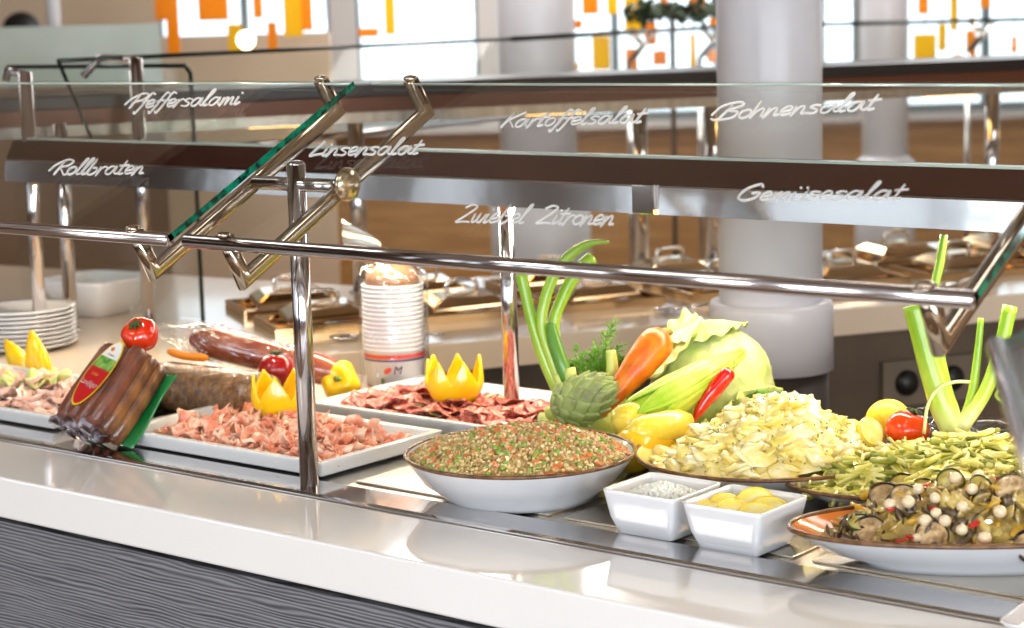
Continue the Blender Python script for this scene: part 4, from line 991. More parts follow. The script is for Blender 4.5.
for (px, py) in ((929, 491), (945, 504), (962, 502), (917, 508), (936, 512), (935, 530), (972, 510), (918, 524), (942, 497), (985, 498), (955, 520), (898, 515), (908, 530), (978, 520), (1000, 500), (925, 536), (962, 534), (890, 528)):
    put(pon, px, py, .014, (0, 0, 0), 'small white pearl onion in the salad on the orange-glazed dish', 'onion', 'pearl onions in the front salad', rnd(.85, 1.1))
RP = mat('red_pepper_piece', (196, 26, 18), .2, coat=.6)
rpo = one('red_pepper_piece', box((0, 0, 0), (.016, .009, .0035)), RP, bevel=.0015, smooth=False)
for (px, py) in ((890, 530), (912, 516), (935, 500), (945, 490), (958, 468), (1000, 520), (925, 522), (975, 538), (902, 508)):
    put(rpo, px, py, .014, (rnd(-.5, .5), rnd(-.5, .5), rnd(0, 6)), 'small red pepper piece in the salad on the orange-glazed dish', 'pepper', 'red pepper pieces in the front salad', rnd(.7, 1.2))
ypo = one('yellow_pepper_strip', tube(spline([(-.03, 0, 0), (-.01, .006, .003), (.01, .006, .003), (.03, -.002, 0)], 5), [.003]+[.0055]*14+[.003], 10, flat=.6), mat('yellow_pepper_strip', (226, 170, 30), .2, coat=.6))
for (px, py, r_) in ((1000, 488, 2.3), (858, 508, 2.6), (928, 478, 2.2), (1015, 495, 2.5), (885, 495, .6)):
    put(ypo, px, py, .012, (0, 0, r_), 'soft yellow pepper strip in the salad on the orange-glazed dish', 'pepper', 'yellow pepper strips in the front salad', rnd(.8, 1.2))

# ---------------------------------------------------------------- two square dishes
sq1 = sqbowl('square_dish', (-1.628, 2.332, DZ), .128, .096, .069, power=16); tag(sq1, 'small square white dish holding chopped onion, left of its twin', 'dish')
sq2 = sqbowl('square_dish', (-1.484, 2.330, DZ), .132, .098, .069, power=16); tag(sq2, 'small square white dish holding lemon slices, right of its twin', 'dish')
ON = mat('chopped_onion', (252, 250, 238), .3, coat=.2, sss=.3)
random.seed(61); m = MB(); H1 = Heap(-1.628, 2.332, DZ+.050, .054, .016, p=2, seed=2, rough=.004, ns=40); m.add(H1.surf(30, 8), 0)
for i in range(420):
    x, y, z = H1.pick(); m.add(tube([(-.004, 0, 0), (0, .001, .001), (.004, 0, 0)], [.002, .0028, .002], 6), 0, True, Rr(), (x, y, z+.002))
tag(m.build('chopped_onion', ON, normals=False), 'chopped white onion in the left square dish', 'onion', kind='stuff')
LEM = mat('lemon_flesh', (252, 232, 110), .2, col2=(254, 244, 170), scale=60, coat=.5); LEP = mat('lemon_peel', (252, 222, 60), .35, bump=.2, bscale=200)
def lemon_slice():
    t = bpy.data.objects.new('lemon_slice', None); COL.objects.link(t); r, th = .029, .009
    def arc(u, v): a = PI*u; rr = r*(1-.0*v); return (rr*math.cos(a), (v-.5)*th, rr*math.sin(a))
    o = one('peel', grid(28, 4, arc), LEP, solid=.003, normals=False, solid_off=0); o.parent = t; o.location = (0, 0, r/2)
    n = 28; V = [(r*.95*math.cos(PI*i/n), y, r*.95*math.sin(PI*i/n)) for y in (-th*.42, th*.42) for i in range(n+1)]
    F_ = [tuple(range(n+1)), tuple(range(n+1, 2*n+2))[::-1]]+[(i, i+1, n+2+i, n+1+i) for i in range(n)]+[(n, 0, n+1, 2*n+1)]
    o = one('flesh', (np.array(V), F_), LEM, smooth=False); o.parent = t; o.location = (0, 0, r*.95/2)
    m = MB()
    for k in range(1, 5):
        a = PI*k/5; m.add(tube([(0, 0, .001), (r*.86*math.cos(a), 0, r*.86*math.sin(a))], .0012, 4, flat=1), 0)
        m.V[-1][:, 1] *= 3.6
    m.add(tube([(r*.91*math.cos(PI*i/16), 0, r*.91*math.sin(PI*i/16)) for i in range(17)], .0012, 4), 0); m.V[-1][:, 1] *= 3.6
    o = m.build('pith', mat('lemon_pith', (254, 248, 214), .5), normals=False); o.parent = t; o.location = (0, 0, r/2)
    return t
lw = lemon_slice(); fl_ = True; fa = math.atan2(RH.y, RH.x)
for (dx, dy, dz_, rx, ry, rz) in ((-.030, .004, .046, -.95, .15, .2), (-.004, .030, .050, -.75, -.1, -.3), (.026, .018, .046, -1.0, .2, -.5), (.030, -.022, .048, -1.15, -.3, .3), (-.002, -.020, .048, -1.1, .3, .0), (-.034, -.028, .047, -1.2, 0, .5)):
    c = lw if fl_ else copy_tree(lw); fl_ = False
    c.location = (-1.484+dx, 2.330+dy, DZ+dz_); c.rotation_euler = Euler((rx, ry, fa+rz)); 
    tag(c, 'half slice of lemon lying in the right square dish', 'lemon', 'lemon slices in the square dish')

# ---------------------------------------------------------------- vegetables behind the bowls
DV = 3.46
def W(px, py, d=DV): return np.array(atd(px, py, d))
GRN1 = mat('spring_onion_green', (128, 170, 36), .3, coat=.3)
nt = GRN1.node_tree; N = nt.nodes; L = nt.links; tc = N.new('ShaderNodeTexCoord'); sx = N.new('ShaderNodeSeparateXYZ'); L.new(tc.outputs['Generated'], sx.inputs[0])
rp_ = N.new('ShaderNodeValToRGB'); L.new(sx.outputs['Z'], rp_.inputs[0]); L.new(rp_.outputs[0], N['Principled BSDF'].inputs['Base Color'])
rp_.color_ramp.elements[0].position = .02; rp_.color_ramp.elements[0].color = lin((232, 232, 176)); rp_.color_ramp.elements[1].position = .75; rp_.color_ramp.elements[1].color = lin((136, 178, 42))
e_ = rp_.color_ramp.elements.new(.30); e_.color = lin((178, 204, 72))
WHT = mat('spring_onion_pale', (214, 222, 150), .3, coat=.3)
def stalk(pts, rad_, m_, parent, name='stalk'):
    P = spline(pts, 6); n = len(P); rr = [rad_[0]+(rad_[1]-rad_[0])*i/(n-1) for i in range(n)] if len(rad_) == 2 else [np.interp(i/(n-1), np.linspace(0, 1, len(rad_)), rad_) for i in range(n)]
    return one(name, tube(P, rr, 14), m_, parent)
# bed: crate of leaves carrying the pile
CABM = mat('cabbage_leaf', (202, 210, 134), .45, col2=(160, 182, 84), scale=16, lo=.42, hi=.7, bump=.6, bscale=26)
so = thing('spring_onions', 'bunch of green spring onions leaning up left of the artichoke', 'spring onion', tuple(W(580, 420)))
d_ = DV+.02
stalk([W(578, 425, d_), W(562, 395, d_), W(545, 360, d_), W(533, 325, d_), W(526, 296, d_), W(521, 274, d_)], [.015, .014, .012, .010, .010, .011], GRN1, so)
stalk([W(573, 418, d_), W(556, 372, d_-.01), W(542, 330, d_-.01), W(545, 300, d_-.01), W(556, 272, d_-.01), W(574, 252, d_-.01), W(592, 243, d_-.02), W(609, 242, d_-.03)], [.012, .010, .009, .010, .010, .009, .006, .002], GRN1, so)
stalk([W(576, 415, d_), W(560, 362, d_+.01), W(554, 325, d_+.01), W(563, 297, d_+.01), W(577, 272, d_+.01), W(592, 258, d_+.02)], [.012, .011, .010, .011, .012, .012], GRN1, so)
stalk([W(574, 400, d_-.02), W(562, 365, d_-.025), W(554, 340, d_-.02), W(551, 322, d_-.02)], [.012, .013, .012, .007], mat('spring_onion_dark', (88, 140, 40), .35, coat=.3), so)
one('root_end', tube([tuple(W(574, 412, d_)), tuple(W(590, 438, d_))], [.017, .013], 14), WHT, so)

# fennel with fine fronds
FEN = mat('fennel_frond', (104, 156, 40), .5); FENP = mat('fennel_stalk', (206, 214, 110), .4, coat=.3)
fen = thing('fennel', 'fennel with cut pale stalks and feathery green fronds behind the artichoke', 'fennel', tuple(W(600, 415)))
d_ = DV+.06
stalk([W(577, 412, d_-.07), W(569, 368, d_-.07)], [.013, .011], FENP, fen); stalk([W(566, 412, d_-.06), W(559, 374, d_-.06)], [.010, .010], FENP, fen); 
stalk([W(603, 410, d_-.05), W(612, 375, d_-.05), W(611, 350, d_-.05)], [.013, .011, .009], FENP, fen); stalk([W(620, 405, d_), W(624, 383, d_)], [.01, .009], FENP, fen)
one('fennel_bulb', ball(W(592, 425, d_), (.045, .04, .040), 24, 16), FENP, fen)
random.seed(71); m = MB()
for (bx, by, tx, ty) in ((604, 400, 606, 330), (600, 400, 597, 345), (590, 395, 578, 350), (612, 395, 618, 345), (608, 390, 588, 352), (590, 400, 592, 355), (622, 395, 634, 358), (600, 390, 612, 325), (598, 385, 571, 362), (628, 398, 644, 372)):
    p0 = W(bx, by, d_+rnd(-.02, .02)); p1 = W(tx, ty, d_+rnd(-.03, .03)); m.add(tube(lerpn(p0, p1, 3), [.0022, .0016, .0008], 6))
    for k in range(34):
        s = rnd(.3, 1); a = p0+(p1-p0)*s; dv = nrm(np.array([rnd(-1, 1), rnd(-1, 1), rnd(-.1, 1)])); l = rnd(.008, .026)*(1.2-.4*s); m.add(tube([a, a+dv*l*.5, a+dv*l+np.array([0, 0, .003])], [.0009, .0007, .0004], 4))
        for kk in range(4):
            aa = a+dv*l*rnd(.3, 1); d2 = nrm(dv+np.array([rnd(-1, 1), rnd(-1, 1), rnd(-.3, 1)])); m.add(tube([aa, aa+d2*rnd(.004, .011)], [.0007, .0004], 4))
m.build('fronds', FEN, fen, normals=False)

# artichoke
ARTM = mat('artichoke_green', (160, 174, 104), .5, col2=(98, 96, 78), scale=22, lo=.5, hi=.75, bump=.2, bscale=40)
ac = W(582, 400, DV-.03); aax = nrm(np.array(RH)*.75+np.array([0, 0, .38])-np.array(FH)*.35); ar_ = .046
art = thing('artichoke', 'green artichoke with purplish overlapping scales lying behind the lentil bowl', 'artichoke', tuple(ac-np.array([0, 0, ar_])))
RA = np.array(Vector((0, 0, 1)).rotation_difference(Vector(aax)).to_matrix())
one('heart', ball(ac, (.035, .035, .056), 20, 14, RA), ARTM, art)
m = MB(); rows = 8
for r_i in range(rows):
    nrow = 9 if r_i < 6 else 6
    for k in range(nrow):
        az_ = 2*PI*(k+.5*(r_i % 2))/nrow; ph = PI*(.84-.095*r_i)   # polar from tip
        def sf(u, v):
            a = az_+(u-.5)*1.1*(1-v**2.2*.93); p = ph-v*.60; p = max(p, .05)
            R_ = 1.03+.24*v**1.5*(1-.6*(abs(u-.5)*2)**2)
            return (ar_*.80*R_*math.sin(p)*math.cos(a), ar_*.80*R_*math.sin(p)*math.sin(a), ar_*1.28*R_*math.cos(p))
        m.add(grid(7, 7, sf), 0, True, RA, ac)
m.build('scales', ARTM, art, solid=.0022, normals=False)
one('stalk', tube([tuple(ac-aax*.045), tuple(ac-aax*.07)], [.013, .014], 14), FENP, art)

# carrot
CARM = mat('carrot_orange', (240, 126, 14), .4, col2=(214, 92, 6), scale=30, bump=.5, bscale=60, coat=.3)
c0, c1 = W(664, 334, DV+.0), W(600, 414, DV-.05)
car = thing('carrot', 'large bright orange carrot leaning between fennel and cabbage', 'carrot', tuple(c1))
n_ = 16; rr = [.018, .028, .031, .031, .030, .029, .028, .026, .024, .022, .020, .018, .016, .014, .012, .008]
one('root', tube(lerpn(c0, c1, n_), rr, 24), CARM, car)
one('crown', ball(c0+nrm(c0-c1)*.004, (.014, .014, .008), 14, 8), mat('carrot_crown', (120, 110, 40), .6), car)

# cabbage
cb = W(712, 386, DV+.09); cb[2] = max(cb[2], .90+.098); crd = 62*3.5/F
cab = thing('cabbage', 'pale green round cabbage with a ruffled outer leaf behind the carrot', 'cabbage', (cb[0], cb[1], .9))
CAB2 = mat('cabbage_head', (206, 212, 146), .5, col2=(164, 184, 96), scale=22, lo=.38, hi=.68, bump=.8, bscale=40)
def cabf(k):
    def f(u, v):
        a = PI*v; th = u*2*PI; d = np.array([math.sin(a)*math.cos(th), math.sin(a)*math.sin(th), math.cos(a)])
        vein = 1-abs(math.sin(th*5+2.4*math.sin(a*1.7+k)+.5*math.sin(a*6)))**.35; r = crd*(1+.05*vein-.012*abs(math.sin(th*13+a*11))+.02*noise.noise(Vector(d)*4+Vector((k, 0, 0)))); return tuple(d*r*np.array([1, 1, .95])+cb)
    return f
one('head', grid(96, 48, cabf(0), True), CAB2, cab)
# outer leaves: curved shells with ruffled edges
def leaf(dirv, spanu, spanv, lift, seed, name='outer_leaf'):
    dirv = nrm(np.array(dirv)); a1 = nrm(np.cross(dirv, [.2, .1, 1])); a2 = np.cross(a1, dirv)
    def f(u, v):
        x, y = (u-.5)*2, (v-.5)*2; rr = math.hypot(x, y); k = 1/max(1, rr)*1.0
        x *= k**.4; y *= k**.4; d = nrm(dirv+a1*math.tan(x*spanu)+a2*math.tan(y*spanv)); rr = min(1.2, rr)
        R_ = crd*(1.03+lift*rr**3+.030*rr**4*math.sin(math.atan2(y, x)*14+seed+3*rr)+.014*math.sin(9*x+seed)*rr+.02*rr*noise.noise(Vector((x*4, y*4, seed))))
        return tuple(cb+d*R_)
    return one(name, grid(36, 30, f), CABM, cab, solid=.0015, normals=False)
leaf(-np.array(RH)*.10+np.array([0, 0, 1])+np.array(FH)*.10, .80, .62, .07, 1)
leaf(-np.array(RH)*.75+np.array([0, 0, .75])-np.array(FH)*.25, .5, .6, .12, 5)
leaf(np.array(RH)*.6+np.array([0, 0, -.5])-np.array(FH)*.6, .7, .6, .03, 2)

# corn cobs
HUSK = mat('corn_husk', (146, 186, 34), .4, col2=(196, 212, 84), scale=14, stretch=(1, 1, 1), bump=.4, bscale=40, coat=.2, lo=.35, hi=.7); KERN = mat('corn_kernels', (244, 222, 90), .3, col2=(240, 210, 60), scale=80, coat=.4)
k0, k1 = W(744, 352, DV-.03), W(622, 427, DV-.15)
cn = thing('corn_cob', 'green-husked corn cob pointing up right in front of the cabbage', 'corn', tuple(k1))
n_ = 20; ax_ = nrm(k1-k0); rr = [np.interp(i/(n_-1), [0, .08, .3, .6, .85, 1], [.003, .009, .024, .032, .032, .026]) for i in range(n_)]
one('ear', tube(lerpn(k0, k1, n_), [r*.96 for r in rr], 26), HUSK, cn)
a1 = nrm(np.cross(ax_, [0, 0, 1])); a2 = np.cross(a1, ax_)
for k in range(6):
    th0 = k*PI/3+.4
    def hf(u, v):
        s = v*.93; th = th0+(u-.5)*1.5*(1-.8*abs(v-.5)**2*2)*math.sin(PI*min(1, v*.9+.1))**.5; r = np.interp(s, [0, .08, .3, .6, .85, 1], [.004, .010, .025, .033, .033, .029])+.0012+.0015*math.sin(u*PI)+.001*math.sin(u*22)
        return tuple(k0+(k1-k0)*s+(a1*math.cos(th)+a2*math.sin(th))*r)
    one('husk_leaf', grid(14, 24, hf), HUSK, cn, solid=.0008, normals=False)
one('kernels', tube(lerpn(k0+(k1-k0)*.86, k1+ax_*.012, 6), [.029, .0325, .033, .031, .026, .012], 26), KERN, cn)
kk0, kk1 = W(690, 420, DV-.14), W(628, 436, DV-.20)
cn2 = thing('corn_cob', 'bare pale yellow corn cob end lying under the green-husked one', 'corn', tuple(kk1))
one('kernels', tube(lerpn(kk1, kk0, 8), [.012, .024, .027, .027, .026, .025, .022, .012], 24), KERN, cn2)
one('cut_end', ball(kk1+nrm(kk1-kk0)*.001, (.013, .013, .010), 12, 8), mat('corn_pith', (236, 232, 180), .5), cn2)
# supports: yellow pumpkin between the bowls
# chilli
CHM = mat('chilli_red', (214, 22, 12), .12, coat=.7)
def chilli(pts, r, label, stem, m_=CHM):
    t = thing('red_chilli', label, 'chilli', tuple(pts[0])); P = spline(pts, 6); n = len(P)
    one('pod', tube(P, [r*np.interp(i/(n-1), [0, .06, .4, .8, 1], [.6, .95, 1, .6, .1]) for i in range(n)], 16), m_, t)
    S = spline(stem, 6); one('stem', tube(S, [np.interp(i/(len(S)-1), [0, .15, 1], [.006, .0028, .0022]) for i in range(len(S))], 8), mat('chilli_stem', (150, 170, 60), .5), t)
d_ = DV-.10
chilli([W(692, 424, d_), W(703, 405, d_), W(716, 388, d_), W(731, 370, d_)][::-1], .0142, 'shiny red chilli leaning against the cabbage', [W(731, 371, d_), W(735, 365, d_), W(736, 358, d_+.01)])
# cucumbers and avocado
CUC = mat('cucumber_green', (44, 92, 26), .25, col2=(84, 136, 44), scale=30, coat=.4, bump=.2, bscale=60)
a_, b_ = W(722, 402, DV+.02), W(800, 408, DV-.02)
o_ = thing('cucumber', 'dark green cucumber lying behind the potato salad', 'cucumber', tuple(a_)); n_ = 12
one('fruit', tube(lerpn(a_, b_, n_), [.010, .019, .024, .026, .026, .026, .026, .026, .026, .024, .019, .01], 22), CUC, o_)
one('blossom_end', ball(a_+nrm(a_-b_)*.002, (.008, .008, .005), 12, 6), mat('cucumber_end', (150, 160, 80), .5), o_)
a_ = W(664, 434, DV-.10); o_ = thing('avocado', 'small dark green avocado beside the corn cob end', 'avocado', tuple(a_-np.array([0, 0, .026])))
AVO = mat('avocado_skin', (84, 132, 40), .3, col2=(46, 88, 24), scale=60, bump=.5, bscale=130, coat=.3)
av1, av0 = a_+np.array(RH)*.03, a_-np.array(RH)*.028
one('fruit', tube(lerpn(av0, av1, 9), [.008, .019, .025, .028, .028, .026, .021, .015, .006], 22), AVO, o_)
one('stem_button', ball(av1, (.005, .005, .004), 10, 6), mat('brown_button', (90, 64, 36), .6), o_)
# leaf bed
def bed(px, py, d, r, label, seed, zz=.915, hh=.03):
    q = W(px, py, d); x, y = q[0], q[1]
    def f(u, v):
        th = u*2*PI; rr = r*v*(1+.12*math.sin(th*5+seed)+.05*math.sin(th*17)); return (x+rr*math.cos(th), y+rr*math.sin(th), zz+hh*v**2*(1+.5*math.sin(th*9+seed))+.012*math.sin(rr*90+th*3))
    o = one('cabbage_leaf', grid(100, 14, f, True), CABM, solid=.0015, normals=False); return tag(o, label, 'cabbage leaf')
bed(690, 428, DV-.02, .085, 'curly pale cabbage leaf under the chilli and cabbage', 1, .91, .05)
bed(600, 430, DV+.0, .10, 'pale cabbage leaf under the artichoke and fennel', 3, .908, .03)
# lemon squash under the corn between the bowls
q = W(622, 462, 3.26); SQM = mat('yellow_squash', (246, 196, 30), .25, coat=.4)
o_ = thing('yellow_squash', 'yellow squash lying between the lentil and potato bowls', 'squash', (q[0], q[1], .903))
one('fruit', tube(lerpn(np.array([q[0], q[1]+.12, .955]), np.array([q[0]+.01, q[1]-.02, .94]), 10), [.012, .032, .042, .044, .043, .041, .038, .036, .030, .012], 24), SQM, o_)
one('stem', tube([(q[0], q[1]+.118, .956), (q[0]-.002, q[1]+.145, .962)], [.009, .007], 8), MATS['green_stem'] if 'green_stem' in MATS else HUSK, o_)

# ---- right group behind the bean salad
d2 = 3.12
def leek(parts, label):
    t = thing('spring_onions', label, 'spring onion', tuple(parts[0][0][0])); 
    for pts, rad_, m_ in parts: stalk(pts, rad_, m_, t)
    return t
d3 = d2
leek([([W(958, 440, d3), W(945, 410, d3), W(932, 370, d3), W(922, 335, d3), W(914, 305, d3)], [.018, .022, .020, .018, .018], WHT if False else GRN1),
      ([W(957, 436, d3+.02), W(944, 380, d3+.02), W(935, 330, d3+.02), W(930, 285, d3+.02)], [.012, .010, .008, .007], GRN1),
      ([W(946, 410, d3+.03), W(936, 350, d3+.04), W(933, 300, d3+.05), W(940, 262, d3+.05), W(944, 235, d3+.05)], [.010, .008, .007, .007, .006], GRN1),
      ([W(960, 430, d3-.01), W(985, 392, d3-.01), W(1000, 350, d3-.01), W(1010, 306, d3-.01)], [.012, .011, .011, .012], GRN1),
      ([W(960, 432, d3+.01), W(972, 395, d3+.01), W(978, 350, d3+.01), W(981, 318, d3+.01)], [.009, .008, .006, .005], GRN1)],
     'tall bunch of thick spring onions standing behind the bean salad')
t = bpy.data.objects['spring_onions.001'] if 'spring_onions.001' in bpy.data.objects else None
one('white_base', tube([tuple(W(961, 448, d3)), tuple(W(957, 432, d3)), tuple(W(954, 424, d3))], [.018, .021, .017], 16), WHT, t)
one('root_strand', tube(spline([W(924, 434, d3-.03), W(928, 405, d3-.03), W(940, 388, d3-.03), W(955, 382, d3-.03), W(970, 382, d3-.03)], 5), .0028, 8), WHT, t)
tq = W(908, 430, 3.16); tomato((tq[0], tq[1], tq[2]), .036, 'orange-red tomato beside the tall spring onions', mat('tomato_orange', (236, 66, 14), .12, coat=.6), calyx=nrm(np.array([.3, .2, 1])))
q = W(888, 420, 3.24)
def lemon(c, r, label, R=None):
    t = thing('lemon', label, 'lemon', (c[0], c[1], c[2]-r)); R = R if R is not None else np.eye(3)
    one('peel', grid(36, 24, lambda u, v: tuple(R@np.array([r*math.sin(PI*v)**.9*math.cos(u*2*PI), r*math.sin(PI*v)**.9*math.sin(u*2*PI), r*1.28*math.cos(PI*v)])+np.array(c)), True), LEP, t)
    one('nib', ball(np.array(c)+R@np.array([0, 0, r*1.27]), (.006, .006, .006), 10, 6), LEP, t)
lemon(q, .034, 'whole yellow lemon behind the orange-red tomato', rot(1.3, 0, 1.0))
q = W(872, 432, 3.14); o_ = thing('lemon_half', 'cut lemon half beside the potato salad rim', 'lemon', (q[0], q[1], q[2]-.026)); Rl = np.array(Vector((0, 0, 1)).rotation_difference(Vector(nrm(-np.array(FH)*.7+np.array(RH)*.5+np.array([0, 0, .5])))).to_matrix())
one('peel', (lambda vf: (vf[0]@Rl.T+q, vf[1]))(lathe([(.0, -.026), (.012, -.024), (.022, -.014), (.026, 0), (.024, .0005)], n=32)), LEP, o_)
one('cut_face', (lambda vf: (vf[0]@Rl.T+q, vf[1]))(lathe([(.0245, .0006), (.02, .001), (0, .001)], n=32)), LEM, o_)
chilli([W(1022, 412, 3.02), W(1034, 424, 3.02), W(1050, 440, 3.02)], .013, 'red chilli with a long curled green stem at the right edge', [W(1020, 411, 3.02), W(1014, 405, 3.02), W(1003, 402, 3.02), W(996, 396, 3.02), W(999, 390, 3.02)])
# clear glass bowls behind the spring onions
GB = glass_mat('bowl_glass', (.88, .9, .92, 1), 1.6)
for px, py, lab in ((945, 412, 'clear glass bowl behind the spring onions, left one'), (985, 424, 'clear glass bowl behind the spring onions, right one')):
    q = W(px, py, 3.36); rb = 32*3.36/F
    o_ = one('glass_bowl', lathe([(rb*.4, .0), (rb*.75, .012), (rb*.97, .04), (rb, q[2]-.9), (rb-.003, q[2]-.9), (rb*.94, .042), (rb*.7, .016), (0, .006)], (q[0], q[1], .9), 40), GB); tag(o_, lab, 'bowl')
# small corner plate at the lower right
q = atz(1040, 612, .93); o_ = sqbowl('square_dish', (q.x+.02, q.y+.03, DZ), .13, .09, .018, power=9, rz=.1); tag(o_, 'pale square dish corner at the bottom right edge', 'dish')

# ---------------------------------------------------------------- person far behind
pq = atd(21, 30, 10.0); px_, py_ = pq.x, pq.y
SK = mat('skin', (196, 146, 116), .5); SHIRT = mat('pale_blue_shirt', (176, 196, 214), .7); PANT = mat('dark_trousers', (40, 42, 50), .7); HAIR = mat('black_hair', (14, 12, 12), .5)
R_, Fd = np.array(RH), -np.array(FH)
base = np.array([px_, py_, 0])
def bp_(r, f, z): return tuple(base+R_*r+Fd*f+np.array([0, 0, z*.977]))
person = bpy.data.meshes.new('person')
vs = [bp_(0, 0, .95), bp_(0, 0, 1.15), bp_(0, 0, 1.38), bp_(0, .01, 1.50), bp_(0, .03, 1.60), bp_(0, .03, 1.68),
      bp_(-.18, 0, 1.40), bp_(-.22, .02, 1.13), bp_(-.19, .18, .98), bp_(-.18, .26, .98), bp_(.18, 0, 1.40), bp_(.22, .02, 1.13), bp_(.19, .18, .98), bp_(.18, .26, .98),
      bp_(-.10, 0, .90), bp_(-.11, .02, .48), bp_(-.11, -.02, .07), bp_(-.12, .12, .04), bp_(.10, 0, .90), bp_(.11, .02, .48), bp_(.11, -.02, .07), bp_(.12, .12, .04)]
es = [(0, 1), (1, 2), (2, 3), (3, 4), (4, 5), (2, 6), (6, 7), (7, 8), (8, 9), (2, 10), (10, 11), (11, 12), (12, 13), (0, 14), (14, 15), (15, 16), (16, 17), (0, 18), (18, 19), (19, 20), (20, 21)]
rd = [.15, .135, .15, .06, .085, .08, .065, .05, .04, .035, .065, .05, .04, .035, .09, .065, .045, .04, .09, .065, .045, .04]
person.from_pydata([tuple(np.array(v)-base) for v in vs], es, []); person.materials.append(SK)
po = bpy.data.objects.new('person', person); COL.objects.link(po); po.location = base
sm = po.modifiers.new('Skin', 'SKIN'); sl = person.skin_vertices[0].data
for i, r in enumerate(rd): sl[i].radius = (r, r)
sl[0].use_root = True; po.modifiers.new('Subdivision', 'SUBSURF').levels = 1; po.modifiers['Subdivision'].render_levels = 2
tag(po, 'blurred person with black hair and pale blue shirt standing far left behind the glass', 'person')
def ell(c, r, n=24, k=14): return ball(c, r, n, k)
one('hair', ball(bp_(0, -.015, 1.675), (.098, .098, .095), 24, 16), HAIR, po)
one('nose', ball(bp_(0, .115, 1.62), (.012, .012, .02), 10, 8), SK, po)
one('eye', ball(bp_(-.03, .103, 1.645), .011, 10, 8), MATS['black_hair'], po); one('eye', ball(bp_(.03, .103, 1.645), .011, 10, 8), MATS['black_hair'], po)
one('mouth', ball(bp_(0, .108, 1.585), (.022, .008, .006), 10, 8), mat('lips', (150, 80, 70), .5), po)
one('shirt', lathe([(.13, .93), (.165, .98), (.155, 1.12), (.175, 1.32), (.17, 1.42), (.08, 1.50), (.065, 1.52)], tuple(base), 32, cap=False, sx=1.15, sy=.9, ang=bang), SHIRT, po)
for s_ in (-1, 1): one('sleeve', tube([bp_(s_*.15, 0, 1.42), bp_(s_*.19, 0, 1.38), bp_(s_*.225, .02, 1.13), bp_(s_*.20, .15, 1.0)], [.07, .078, .062, .05], 16), SHIRT, po)
for s_ in (-1, 1): one('trouser_leg', tube([bp_(s_*.08, 0, .97), bp_(s_*.105, .0, .88), bp_(s_*.11, .02, .48), bp_(s_*.11, -.02, .09)], [.10, .105, .082, .062], 18), PANT, po)
# dark plant behind the glass, upper middle
q = atd(672, 12, 8.7); random.seed(81)
pt = thing('potted_plant', 'dark green bushy plant before the orange panels, left of the white column', 'plant', (q.x, q.y, 0))
m = MB()
for i in range(260):
    v = nrm(np.array([rnd(-1, 1), rnd(-1, 1), rnd(-.4, .4)])); r = rnd(.05, .22); c = np.array([q.x, q.y, q.z])+v*r*np.array([1, 1, .35])
    a = rnd(.02, .045); m.add(grid(5, 4, lambda u, v_: (a*(u-.5)*2, a*.5*(v_-.5)*math.sin(PI*(.05+.9*u))*1.6, .01*math.sin(u*3))), 0, True, rot(rnd(-1.2, 1.2), rnd(-1.2, 1.2), rnd(0, 6)), c)
m.build('foliage', mat('dark_leaf', (44, 62, 34), .5), pt, normals=False)
one('trunk', tube([(q.x, q.y, .42), (q.x, q.y, q.z)], .012, 10), mat('bark', (80, 60, 44), .8), pt)
one('pot', lathe([(.10, 0), (.13, .4), (.14, .42), (.12, .42), (.11, .38), (0, .38)], (q.x, q.y, 0), 28), mat('grey_pot', (110, 104, 98), .5), pt)

# added screen, its pale green standing in for window reflections, upper left
REFLG = mat('frosted_green_glass', (214, 226, 218), .35, 0, trans=.35, col2=(196, 206, 192), scale=2)
def pxz(px, py, f): 
    q = atd(px, py, f); return q.x*RH.x+q.y*RH.y, q.z
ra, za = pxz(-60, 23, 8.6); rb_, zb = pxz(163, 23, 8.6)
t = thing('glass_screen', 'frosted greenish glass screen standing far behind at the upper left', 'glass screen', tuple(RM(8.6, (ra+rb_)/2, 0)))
one('frosted_panel', rbox(8.6, 8.612, ra, rb_, 1.40, zb), REFLG, t, smooth=False)
one('base_panel', rbox(8.59, 8.62, ra, rb_, 0, 1.40), mat('brown_panel', (120, 92, 66), .5), t, smooth=False)
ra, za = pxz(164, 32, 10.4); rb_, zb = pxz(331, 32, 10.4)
tag(one('low_partition', rbox(10.4, 10.46, ra, rb_, 0, zb), WALLT, smooth=False), 'low beige partition in front of the left windows, far behind', 'partition')  # added beige panel stands in for the haze on guard glass
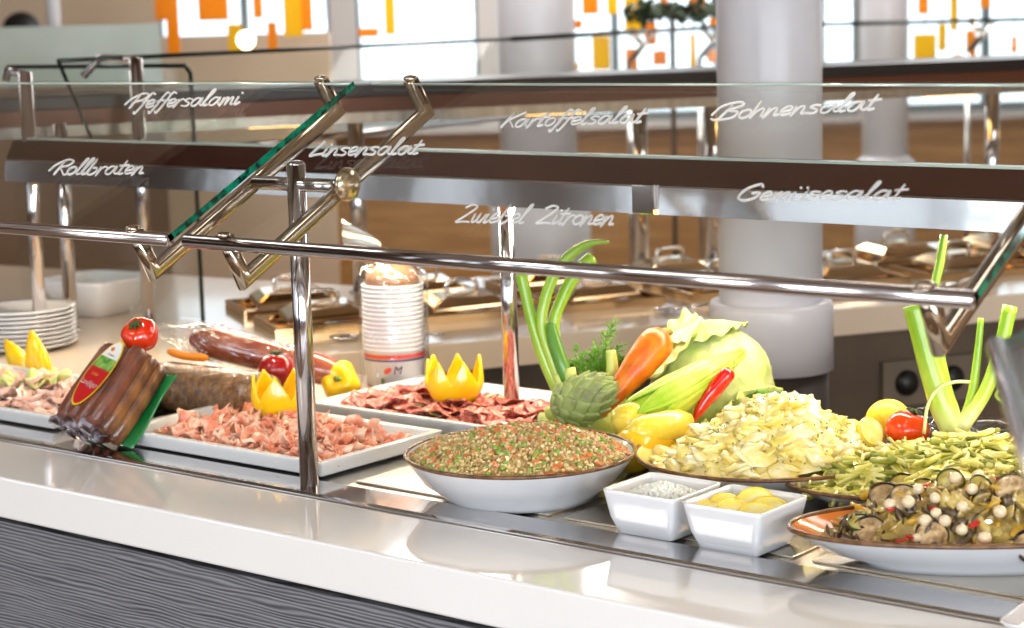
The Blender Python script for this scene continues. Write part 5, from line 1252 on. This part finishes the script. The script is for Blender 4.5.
# round glowing pendant lamps
for k, (px, py) in enumerate(((246, 40), (243, 60))):
    if k: break
    q = atd(px, py, 7.4); t = thing('pendant_lamp', 'small round glowing pendant lamp before the left windows', 'lamp', (q.x, q.y, 3.0))
    one('globe', ball((q.x, q.y, q.z), .034, 20, 14), mat('lamp_glow', (255, 226, 180), .4, emis=9), t)
    one('cord', tube([(q.x, q.y, q.z+.033), (q.x, q.y, 3.0)], .002, 6), FRAMEM, t)
q0, q1_ = pr(48, 9.4), pr(61, 9.4); q = RM(9.4, (q0+q1_)/2, 0)
c_ = thing('column', 'very slim white column far behind at the upper left', 'column', tuple(q)); one('shaft', lathe([((q1_-q0)/2, 0), ((q1_-q0)/2, 3)], q, 32), COLM, c_)

# ---------------------------------------------------------------- single out countable repeats by their order
ORD = ['first', 'second', 'third', 'fourth', 'fifth', 'sixth', 'seventh', 'eighth', 'ninth', 'tenth', 'eleventh', 'twelfth', 'thirteenth', 'fourteenth', 'fifteenth', 'sixteenth', 'seventeenth', 'eighteenth', 'nineteenth', 'twentieth', 'twenty-first', 'twenty-second', 'twenty-third', 'twenty-fourth', 'twenty-fifth', 'twenty-sixth', 'twenty-seventh', 'twenty-eighth']
def order(group, fmt, key):
    L_ = sorted([o for o in COL.objects if o.get('group') == group and o.parent is None], key=key)
    for i, o in enumerate(L_): o['label'] = fmt % ORD[i]
def screen_x(o):
    v = o.matrix_basis.translation-CAM; return v.dot(CR)/v.dot(FW)
order('stacked white plates', 'white plate in the stack at the left edge, %s from the bottom', lambda o: o.location.z)
order('nested paper cups in the bag', 'plain white paper cup in the bagged stack, %s above the printed one', lambda o: o.location.z)
order('orange panels before the windows', 'orange see-through panel before the far windows, %s orange from the left', screen_x)
order('yellow panels before the windows', 'yellow see-through panel before the far windows, %s yellow from the left', screen_x)
order('covered steel pans on the far counter', 'covered shiny steel pan on the far counter, %s from the left', screen_x)
order('lemon slices in the square dish', 'half lemon slice in the right square dish, %s from the left', screen_x)
order('aubergine slices in the front salad', 'dark-skinned aubergine slice in the front oval dish, %s from the left', screen_x)
order('courgette slices in the front salad', 'green-edged courgette slice in the front oval dish, %s from the left', screen_x)
order('yellow pepper strips in the front salad', 'soft yellow pepper strip in the front oval dish, %s from the left', screen_x)
order('red pepper pieces in the front salad', 'small red pepper piece in the front oval dish, %s from the left', screen_x)
order('pearl onions in the front salad', 'white pearl onion in the front oval dish, %s from the left', screen_x)
